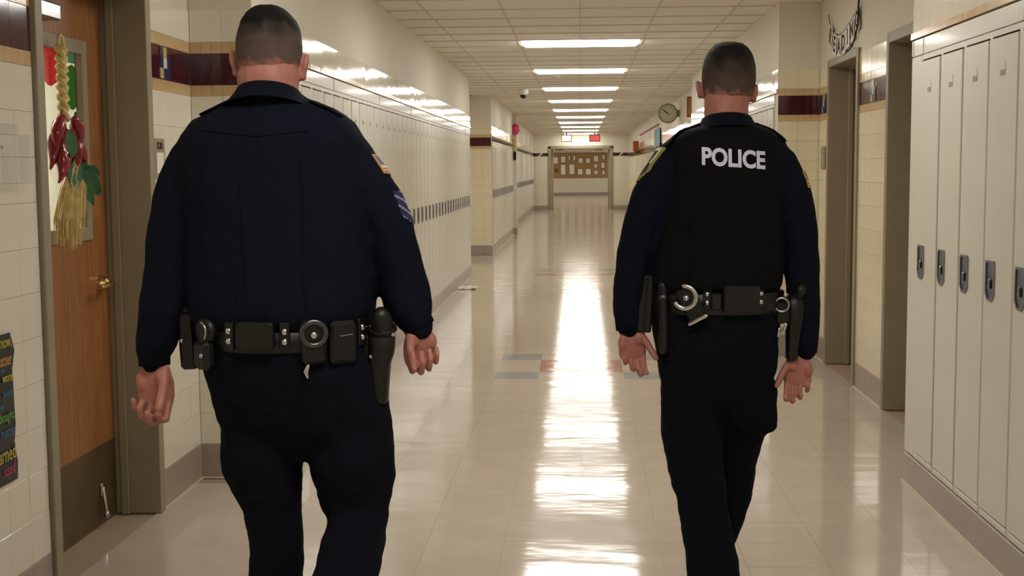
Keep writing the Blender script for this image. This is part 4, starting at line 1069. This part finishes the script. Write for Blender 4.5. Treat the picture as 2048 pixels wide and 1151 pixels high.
# ---- officer on the left
Y1 = 3.25
def z1(x, y, dy=0): return at(x, y, Y1+dy)
hair_mat('hair_left', '#0d0b0a', '#64534a', '#ad7568', at(540, 143, Y1).z, at(540, 38, Y1).z)
fL = at(553, 1151, Y1); fR = at(700, 1000, Y1)
dn = Vector((0, 0, -1))
A_L = at(309, 726, Y1-.02); A_R = at(838, 656, Y1+.03)
sp1 = dict(foot=(-.74, 0), hy=.02,
  head=[(14, 522, 552, .30), (19, 509, 564, .52), (27, 500, 573, .70), (42, 489, 587, .86), (63, 482, 597, .96), (85, 478, 602, 1), (105, 477, 603, .99), (125, 481, 601, .94), (145, 484, 597, .86), (165, 487, 592, .78), (185, 495, 585, .66)],
  ears=[(472, 126, .037, .010, -.28), (608, 133, .037, .010, .28)],
  neck=[(120, 487, 596, .0), (160, 474, 597, -.005), (185, 478, 597, -.01), (235, 486, 590, -.01)],
  hair_to=146, hairline=75, hair_mat='hair_left',
  torso=[(182, 490, 592, .075, .08), (196, 474, 606, .085, .09), (210, 446, 640, .095, .10), (228, 412, 676, .11, .11), (246, 384, 706, .13, .13), (280, 360, 730, .145, .14), (330, 362, 734, .15, .15), (400, 364, 738, .155, .17), (480, 371, 741, .16, .18), (560, 378, 745, .165, .19), (600, 382, 747, .168, .19), (625, 386, 745, .168, .19), (642, 393, 738, .160, .18), (652, 402, 728, .152, .17)],
  armL=[(416, 304, 0, .070), (384, 330, 0, .068), (366, 362, 0, .065), (352, 402, -.005, .064), (341, 470, -.015, .061), (333, 540, -.025, .058), (325, 610, -.03, .060), (314, 680, -.025, .056), (308, 706, -.02, .048), (309, 726, -.02, .036)],
  armR=[(672, 292, 0, .070), (704, 325, 0, .066), (733, 362, 0, .064), (756, 402, 0, .065), (774, 450, .01, .067), (792, 515, .02, .066), (806, 570, .03, .064), (820, 618, .03, .060), (832, 640, .03, .047), (838, 652, .03, .038)],
  pelvis=[(640, 404, 730, .150, .17), (668, 403, 740, .156, .17), (700, 405, 752, .162, .165), (740, 412, 764, .163, .155), (790, 425, 773, .150, .145), (835, 440, 782, .132, .13), (870, 470, 755, .112, .112), (900, 540, 690, .085, .09), (912, 585, 640, .05, .06)],
  legL=[(at(527, 850, Y1), .105), (at(527, 900, Y1), .106), (at(527, 930, Y1), .104), (at(536, 970, Y1), .091), (at(546, 1010, Y1), .078), (at(552, 1060, Y1), .073), (at(553, 1100, Y1), .073), (at(554, 1151, Y1), .071), (Vector((fL.x, Y1+.02, .38)), .072), (Vector((fL.x, Y1+.01, .2)), .066), (Vector((fL.x, Y1, .07)), .062)],
  legR=[(at(700, 850, Y1), .108), (at(704, 900, Y1), .112), (at(707, 940, Y1), .108), (at(711, 975, Y1), .096), (at(711, 1010, Y1), .091), (at(717, 1040, Y1-.02), .076), (at(706, 1090, Y1-.06), .081), (at(690, 1151, Y1-.12), .080), (Vector((fR.x-.045, Y1-.23, .33)), .075), (Vector((fR.x-.055, Y1-.33, .2)), .062), (Vector((fR.x-.06, Y1-.36, .16)), .058)],
  folds=[([(640, 985, .0), (648, 1008, -.02)], .014), ([(470, 960, 0), (520, 975, -.07)], .02)],
  collar=[(226, 452, 628, -.014, .004), (212, 464, 616, -.013, .004), (198, 474, 606, -.011, .004), (186, 480, 600, -.010, .004)], ctilt=.34,
  hands=[dict(o=A_L+Vector((.0, -.0, .005)), d=Vector((.03, -.02, -1)), t=Vector((1, -.1, 0)), nrm=Vector((.1, -1, 0)), curls=((.55, 1.15, .7), (.65, 1.2, .7), (.75, 1.2, .7), (.85, 1.2, .7)), s=1.12, thumb=(.2, .15, .65), spread=.0),
         dict(o=A_R+Vector((.002, 0, .008)), d=Vector((-.01, .02, -1)), t=Vector((-1, -.45, 0)), nrm=Vector((-.45, -1, 0)), curls=((1.1, 1.5, .9), (1.2, 1.5, .9), (1.25, 1.5, .9), (1.3, 1.5, .9)), s=1.0, thumb=(.2, .2, .5), spread=.02)],
  boots=[((fL.x, Y1, .12), (fL.x-.02, Y1+.2, .0), (fL.x, Y1-.09, .0)), ((fR.x-.06, Y1-.36, .19), (fR.x-.06, Y1-.20, .0), (fR.x-.06, Y1-.41, .13))])
off1, shirt1, tree1 = person('person', Y1, 'heavyset police officer in plain navy shirt walking away on the left', sp1)
# seams down the back of the shirt
def seam(tree, pts, parent, name='back_seam'):
    P = []
    for i in range(len(pts)-1):
        for k in range(6):
            q = k/6; x = pts[i][0]*(1-q)+pts[i+1][0]*q; y = pts[i][1]*(1-q)+pts[i+1][1]*q
            p = at(x, y, Y1 if parent is shirt1 else Y2); h = tree.ray_cast(Vector((p.x, p.y-.6, p.z)), Vector((0, 1, 0)), 1.0)[0]
            if h is not None: P.append(h-Vector((0, .0005, 0)))
    part(name, MB().limb(P, [.0022]*len(P), 6), 'cloth_trouser', parent)
seam(tree1, [(508, 330), (515, 430), (522, 540), (525, 630)], shirt1); seam(tree1, [(622, 290), (630, 400), (628, 520), (640, 630)], shirt1); seam(tree1, [(430, 330), (428, 450), (425, 600)], shirt1)
seam(tree1, [(420, 262), (540, 275), (660, 262)], shirt1, 'yoke_seam')
# sleeve flag and chevrons
def flag_col(u, v):
    if u < .09 or u > .91 or v < .07 or v > .93: return 'patch_gold'
    if v > .48 and u < .99: return 'patch_blue'
    return 'patch_red' if int((v-.07)/.41*5) % 2 == 0 else 'patch_white'
def chev_col(u, v):
    e = v+.55*abs(u-.5)*-1+.10
    k = (e*3.1) % 1
    if e < .06 or e > .98: return None
    return 'chev_line' if k < .24 else 'chev_fill'
p = z1(781, 325); drape(tree1, p, Vector((1, -.62, .35)), Vector((.5, .8, 0)), Vector((-.45, .0, 1)), 0, .075, .056, 14, 14, flag_col, ['patch_gold', 'patch_blue', 'patch_red', 'patch_white'], 'flag_patch', shirt1)
p = z1(824, 412); drape(tree1, p, Vector((1, -.55, .15)), Vector((.5, .85, 0)), Vector((-.32, .0, 1)), 0, .085, .085, 22, 26, chev_col, ['chev_line', 'chev_fill'], 'sergeant_chevrons', shirt1)
def epaulette(tree, Y, xa, ya_, xb, yb_, parent, extra=None):
    P = []
    for k in range(8):
        qx, qy = xa+(xb-xa)*k/7, ya_+(yb_-ya_)*k/7; p = at(qx, qy-40, Y-.03)
        c = [h.z for h in (t_.ray_cast(Vector((p.x, p.y, p.z+.2)), Vector((0, 0, -1)), 1)[0] for t_ in [tree]+([extra] if extra else [])) if h is not None]
        if c: P.append(Vector((p.x, p.y, max(c)+.001)))
    if len(P) > 2: part('epaulette', MB().limb(P, [(.004, .028)]*len(P), 10, Vector((0, 0, 1))), 'cloth_navy', parent, True)
epaulette(tree1, Y1, 462, 214, 404, 240, shirt1); epaulette(tree1, Y1, 622, 212, 684, 238, shirt1)
# belt and gear
c1 = (z1(403, 668)+z1(740, 668))/2
bel = Belt(Vector((c1.x, Y1, 0)), (z1(740, 668)-z1(403, 668)).length/2+.004, .162, .175, z1(570, 690).z, z1(570, 648).z)
belt1 = part('duty_belt', bel.mesh(), 'leather', off1, True)
for x in (462, 572, 706): snaps(belt1, bel, z1(x, 670, -.15).x, (z1(x, 661, -.15).z, z1(x, 681, -.15).z))
zz = lambda y: z1(570, y, -.16).z
gear('magazine_pouch', MB().cbox(-.048, .048, 0, .026, -.034, .032, .006), 'leather', belt1, bel.frame(z1(517, 668, -.15).x, zz(668), .004))
cuffs(belt1, bel, z1(621, 670, -.16).x, zz(668), .029, -.05, False)
gear('key_clip', MB().limb([(0, .02, -.07), (-.006, .022, -.085), (-.002, .02, -.1)], [.005, .007, .003], 8), 'chrome', belt1, bel.frame(z1(612, 700, -.16).x, zz(672), .004), True)
gear('glove_pouch', MB().cbox(-.036, .036, 0, .03, -.075, .03, .009), 'leather', belt1, bel.frame(z1(672, 680, -.15).x, zz(668), .004))
gear('pouch_glint', MB().limb([(-.016, .031, .004), (.016, .031, .006)], [.0018, .0018], 6), 'steel', belt1, bel.frame(z1(674, 680, -.15).x, zz(676), .004))  # thin steel line standing in for the glint on the pouch
# round pouch with ring, canister pouch, radio holder on the left hip
gear('round_pouch', MB().limb([(0, 0, 0), (0, .022, 0), (0, .028, 0)], [.034, .032, .026], 22, caps=False), 'leather', belt1, bel.frame(z1(428, 668, -.1).x, zz(664), .004), True)
gear('pouch_ring', MB().torus((0, .034, 0), .024, .003, Vector((0, 1, 0)), -.6, 1.6, n=18), 'steel', belt1, bel.frame(z1(428, 668, -.1).x, zz(664), .004), True)
gear('canister_pouch', MB().cbox(-.03, .03, 0, .035, -.085, -.01, .012), 'leather', belt1, bel.frame(z1(425, 690, -.1).x, zz(674), .004))
gear('canister_snap', MB().ball((.012, .036, -.05), .007, .005, .007), 'steel', belt1, bel.frame(z1(425, 690, -.1).x, zz(672), .004), True)
q = z1(384, 668)
rb = MB().cbox(-.022, .022, -.03, .03, -.085, .065, .008); gear('radio_holder', rb, 'leather', belt1, Matrix.Translation(Vector((q.x, Y1-.02, q.z))) @ Matrix.Rotation(-.05, 4, 'Y'))
gear('radio', MB().cbox(-.017, .017, -.024, .024, .03, .085, .005), 'polymer', belt1, Matrix.Translation(Vector((q.x+.004, Y1-.02, q.z))))
gear('holder_snap', MB().ball((-.012, -.032, .0), .006, .004, .006), 'steel', belt1, Matrix.Translation(Vector((q.x, Y1-.02, q.z-.01))), True)
# holster and pistol on the right hip
q = z1(766, 690)
H1 = Matrix.Translation(Vector((q.x+.002, Y1-.03, q.z-.010))) @ Matrix.Rotation(.04, 4, 'Y') @ Matrix.Scale(1.06, 4)
hm = MB(); rows = []
for z, hw_, dp in ((.055, .029, .034), (.03, .033, .040), (0, .032, .042), (-.03, .028, .038), (-.07, .0255, .034), (-.11, .0245, .032), (-.122, .0235, .030), (-.126, .017, .022)):
    rows.append(oring(Vector((-.002 if z > -.03 else -.006, 0, z)), hw_, dp, dp, 20, .7))
hm.loft(rows); gear('holster', hm, 'leather', belt1, H1, True)
gear('holster_shank', MB().cbox(-.05, -.02, -.028, .028, -.02, .04, .006), 'leather', belt1, H1)
pg = MB(); pg.limb([(.0, -.005, .045), (.002, -.03, .075), (.003, -.045, .088)], [(.028, .030), (.027, .030), (.022, .024)], 12); pg.cbox(-.016, .016, -.02, .05, .045, .075, .005)
gear('pistol_grip', pg, 'polymer', belt1, H1, True)
gear('holster_hood', MB().torus((.0, -.012, .055), .030, .007, Vector((0, -.3, 1)), n=22, k=8), 'leather', belt1, H1, True)
gear('holster_snap', MB().ball((.028, -.028, .045), .006, .005, .006), 'chrome', belt1, H1, True)
gear('holster_rivet', MB().ball((-.022, -.038, -.01), .005, .004, .005), 'steel', belt1, H1, True)

# ---- officer on the right
Y2 = 4.05
def z2(x, y, dy=0): return at(x, y, Y2+dy)
hair_mat('hair_right', '#15100e', '#554840', '#ad7568', at(1457, 197, Y2).z, at(1457, 108, Y2).z)
B_L = z2(1255, 654, -.02); B_R = z2(1607, 700, .0)
gL = at(1428, 1151, Y2)
sp2 = dict(foot=(.45, 0), hy=.02,
  head=[(87, 1440, 1474, .30), (91, 1431, 1485, .52), (97, 1425, 1492, .70), (108, 1417, 1500, .86), (124, 1410, 1506, .96), (142, 1406, 1509, 1), (160, 1405, 1509, .99), (177, 1407, 1507, .95), (195, 1409, 1502, .87), (210, 1412, 1497, .78), (225, 1418, 1490, .66)],
  ears=[(1399, 178, .031, .009, -.25), (1508, 186, .031, .009, .25)],
  neck=[(175, 1414, 1500, .0), (205, 1408, 1497, -.005), (230, 1408, 1497, -.01), (262, 1414, 1494, -.01)],
  hair_to=200, hairline=140, hair_mat='hair_right',
  torso=[(236, 1412, 1494, .075, .08), (246, 1400, 1506, .085, .09), (256, 1376, 1526, .095, .10), (268, 1350, 1552, .105, .11), (285, 1335, 1570, .12, .12), (320, 1326, 1577, .13, .13), (380, 1322, 1573, .135, .14), (440, 1314, 1568, .135, .15), (500, 1305, 1563, .135, .15), (550, 1304, 1560, .13, .145), (580, 1303, 1558, .125, .14), (600, 1303, 1558, .122, .14)],
  armL=[(1370, 308, 0, .064), (1346, 327, 0, .065), (1322, 357, 0, .064), (1300, 400, 0, .065), (1284, 450, 0, .064), (1268, 515, -.005, .056), (1258, 575, -.015, .050), (1254, 620, -.02, .045), (1255, 644, -.02, .040), (1256, 656, -.02, .034)],
  armR=[(1534, 313, 0, .064), (1555, 333, 0, .064), (1573, 366, 0, .064), (1590, 420, 0, .064), (1600, 480, 0, .059), (1604, 540, .0, .056), (1607, 600, .0, .051), (1610, 650, .0, .044), (1611, 685, .0, .038), (1610, 700, .0, .034)],
  pelvis=[(596, 1302, 1560, .122, .14), (625, 1302, 1562, .128, .14), (660, 1304, 1561, .135, .135), (700, 1309, 1557, .134, .13), (745, 1316, 1550, .118, .12), (785, 1338, 1528, .10, .105), (812, 1375, 1490, .075, .085), (826, 1405, 1460, .045, .06)],
  legL=[(z2(1376, 770), .092), (z2(1381, 830), .094), (z2(1385, 880), .093), (z2(1391, 930), .088), (z2(1403, 985), .083), (z2(1411, 1040, -.01), .080), (z2(1420, 1100, -.02), .080), (z2(1428, 1151, -.03), .081), (Vector((gL.x+.01, Y2-.04, .12)), .076), (Vector((gL.x+.012, Y2-.04, .06)), .070)],
  legR=[(z2(1490, 770, .0), .092), (z2(1489, 820, .04), .092), (z2(1478, 870, .09), .076), (z2(1468, 930, .14), .070), (z2(1458, 990, .16), .074), (z2(1440, 1050, .17), .070), (z2(1425, 1100, .17), .062), (z2(1420, 1140, .18), .060), (Vector((gL.x+.0, Y2+.24, .12)), .06)],
  folds=[([(1536, 770, 0), (1537, 845, .02)], .030), ([(1340, 940, 0), (1420, 955, -.075)], .012)],
  collar=[(270, 1384, 1522, -.014, .004), (258, 1394, 1512, -.013, .004), (247, 1402, 1504, -.011, .004), (239, 1405, 1500, -.010, .004)], ctilt=.27,
  hands=[dict(o=B_L+Vector((.006, 0, .0)), d=Vector((.12, -.02, -1)), t=Vector((1, .1, 0)), nrm=Vector((.35, -1, 0)), curls=((.45, .8, .5), (.55, .85, .5), (.7, .95, .5), (.85, 1.0, .6)), s=1.0, thumb=(.5, .1, .25), spread=-.02),
         dict(o=B_R+Vector((-.008, 0, -.012)), d=Vector((-.12, -.02, -1)), t=Vector((-1, .1, 0)), nrm=Vector((-.25, -1, 0)), curls=((.45, .8, .5), (.55, .9, .5), (.65, .95, .5), (.8, 1.0, .6)), s=1.0, thumb=(.5, .15, .25), spread=.0)],
  boots=[((gL.x+.012, Y2-.04, .12), (gL.x-.0, Y2+.16, .0), (gL.x+.012, Y2-.13, .0)), ((gL.x+.0, Y2+.24, .12), (gL.x+.03, Y2+.44, .02), (gL.x+.0, Y2+.15, .0))])
off2, shirt2, tree2 = person('person', Y2, 'slimmer police officer in black POLICE vest walking away on the right', sp2)
# vest: carrier over the shirt
vb = MB()
vb.loft(rings_px([(252, 1392, 1516, .10, .10), (262, 1362, 1542, .118, .12), (276, 1348, 1556, .135, .135), (300, 1342, 1556, .150, .15), (350, 1342, 1556, .158, .16), (420, 1330, 1560, .160, .165), (480, 1314, 1562, .160, .165), (530, 1303, 1561, .158, .165), (560, 1301, 1560, .155, .16), (572, 1303, 1557, .150, .155)], Y2, .004, .74))
vest = remesh(vb, .0075, 3, 'vest', 'cloth_vest'); wrinkle(vest, .003, (9, 9, 5), 4)
vtree = tree_of(vest); vo = part('vest', vest, None, off2)
for xs in (1372, 1553):
    P = []
    for k in range(10):
        p = z2(xs-(4 if xs < 1400 else -2)*k/9, 432+118*k/9); h = vtree.ray_cast(Vector((p.x, p.y-.6, p.z)), Vector((0, 1, 0)), 1)[0]
        if h is not None: P.append(h-Vector((0, .002, 0)))
    if len(P) > 2: part('side_strap_edge', MB().limb(P, [.005]*len(P), 8), 'cloth_trouser', vo)
q = z2(1556, 540); part('strap_tab', MB().cbox(q.x-.02, q.x+.012, Y2-.03, Y2+.02, q.z-.012, q.z+.006, .003), 'cloth_vest', vo)
# POLICE
me = text_mesh('POLICE', .078, bold=.0028, ext=.0, sx=.90, res=4)
bm_ = bmesh.new(); bm_.from_mesh(me); bmesh.ops.subdivide_edges(bm_, edges=bm_.edges[:], cuts=1); bm_.to_mesh(me); bm_.free()
xs = [v.co.x for v in me.vertices]; ys = [v.co.y for v in me.vertices]; x0, x1, y0_, y1_ = min(xs), max(xs), min(ys), max(ys)
for v in me.vertices:
    u = (v.co.x-x0)/(x1-x0); w_ = (v.co.y-y0_)/(y1_-y0_)
    p = z2(1404+128*u, 330+9*u-37*w_, -.155); h = vtree.ray_cast(Vector((p.x, p.y-.5, p.z)), Vector((0, 1, 0)), 1)[0]
    v.co = (h if h is not None else p)-Vector((0, .0035, 0))
me.materials.clear(); me.materials.append(M['letter_white']); me.name = 'vest_lettering'
o = link('vest_lettering', me, vo); o.location = -wpos(vo)
# shoulder straps
epaulette(tree2, Y2, 1398, 256, 1332, 274, shirt2, vtree); epaulette(tree2, Y2, 1512, 258, 1570, 288, shirt2, vtree)
def shield_col(u, v):
    d = max(abs(u-.5)*2, abs(v-.55)*1.9 if v > .3 else (abs(u-.5)*2+(.3-v)*1.9))
    if d > 1: return None
    if d > .80: return 'patch_yellow'
    return 'patch_white' if d > .62 and v > .5 else 'patch_black'
p = z2(1284, 325); drape(tree2, p, Vector((-1, -.35, .35)), Vector((.45, -.9, 0)), Vector((.38, 0, 1)), 0, .105, .120, 26, 28, shield_col, ['patch_yellow', 'patch_white', 'patch_black'], 'shoulder_patch', shirt2)
p = z2(1616, 358); drape(tree2, p, Vector((1, -.45, .2)), Vector((.45, .9, 0)), Vector((-.25, .0, 1)), 0, .075, .056, 14, 14, flag_col, ['patch_gold', 'patch_blue', 'patch_red', 'patch_white'], 'flag_patch', shirt2)
# belt
c2 = (z2(1302, 600)+z2(1561, 600))/2
bel2 = Belt(Vector((c2.x, Y2, 0)), (z2(1561, 600)-z2(1302, 600)).length/2+.004, .132, .145, z2(1440, 622).z, z2(1440, 578).z)
belt2 = part('duty_belt', bel2.mesh(), 'leather', off2, True)
yy = lambda y: z2(1440, y, -.13).z
for x in (1414, 1518): snaps(belt2, bel2, z2(x, 596, -.12).x, (yy(587), yy(604)))
gear('magazine_pouch', MB().cbox(-.056, .056, 0, .028, -.042, .044, .006), 'polymer', belt2, bel2.frame(z2(1479, 596, -.13).x, yy(598), .004))
gear('small_pouch', MB().cbox(-.018, .018, 0, .022, -.026, .026, .006), 'polymer', belt2, bel2.frame(z2(1432, 600, -.13).x, yy(602), .004))
cuffs(belt2, bel2, z2(1378, 594, -.12).x, yy(594), .034, -.50, True)
q = z2(1334, 628); fm = bel2.frame(z2(1334, 628, -.1).x, z2(1334, 628, -.12).z, .018)
gear('baton', MB().limb([(0, .0, .085), (0, 0, .06), (0, 0, -.085), (0, 0, -.11)], [.017, .015, .0145, .0155], 16, caps=True), 'polymer', belt2, fm, True)
gear('baton_ring', MB().limb([(0, 0, .058), (0, 0, .046)], [.0175, .0175], 16, caps=False), 'steel_dark', belt2, fm, True)
q = z2(1288, 604); fm = Matrix.Translation(Vector((q.x+.002, Y2-.03, q.z))) @ Matrix.Rotation(.06, 4, 'Y')
gear('radio', MB().cbox(-.023, .023, -.02, .02, -.09, .09, .005), 'polymer', belt2, fm)
gear('radio_knob', MB().limb([(-.01, 0, .088), (-.01, 0, .102)], [.006, .006], 10), 'polymer', belt2, fm)
gear('radio_ridge', MB().cbox(-.004, .004, -.024, -.018, -.085, .08, .002), 'polymer', belt2, fm)
q = z2(1310, 597); gear('radio_clip', MB().cbox(-.010, .010, -.004, .004, -.024, .026, .002), 'steel', belt2, Matrix.Translation(Vector((q.x+.002, Y2-.045, q.z))))
q = z2(1556, 604); gear('key_ring', MB().torus((0, 0, 0), .021, .004, Vector((.2, 1, 0)), n=24), 'steel', belt2, Matrix.Translation(Vector((q.x, Y2-.075, q.z))), True)
gear('key_holder', MB().cbox(-.022, .022, 0, .022, -.05, .02, .007), 'leather', belt2, Matrix.Translation(Vector((q.x+.004, Y2-.07, q.z-.01))))
for k, (dx, dz) in enumerate(((-.006, -.085), (.004, -.075), (.010, -.068))):
    gear('key', MB().limb([(dx, -.006*k, dz+.012), (dx-.006, -.006*k, dz-.012)], [(.006, .002), (.003, .0015)], 8), 'chrome', belt2, Matrix.Translation(Vector((q.x, Y2-.085, q.z))), True)
q = z2(1587, 650); fm = Matrix.Translation(Vector((q.x-.004, Y2-.02, q.z))) @ Matrix.Rotation(.05, 4, 'Y')
hm = MB(); rows = []
for z, hw_, dp in ((.10, .026, .03), (.07, .030, .040), (.03, .029, .042), (-.01, .024, .036), (-.06, .021, .030), (-.10, .019, .026), (-.108, .013, .018)): rows.append(oring(Vector((0, 0, z)), hw_, dp, dp, 20, .7))
hm.loft(rows); gear('holster', hm, 'leather', belt2, fm, True)
pg = MB(); pg.limb([(.006, -.01, .10), (.010, -.035, .118)], [(.019, .025), (.017, .021)], 12); gear('pistol_grip', pg, 'polymer', belt2, fm, True)
gear('holster_shank', MB().cbox(-.045, -.015, -.026, .026, .03, .09, .006), 'leather', belt2, fm)
bpy.data.scenes.remove(TS)
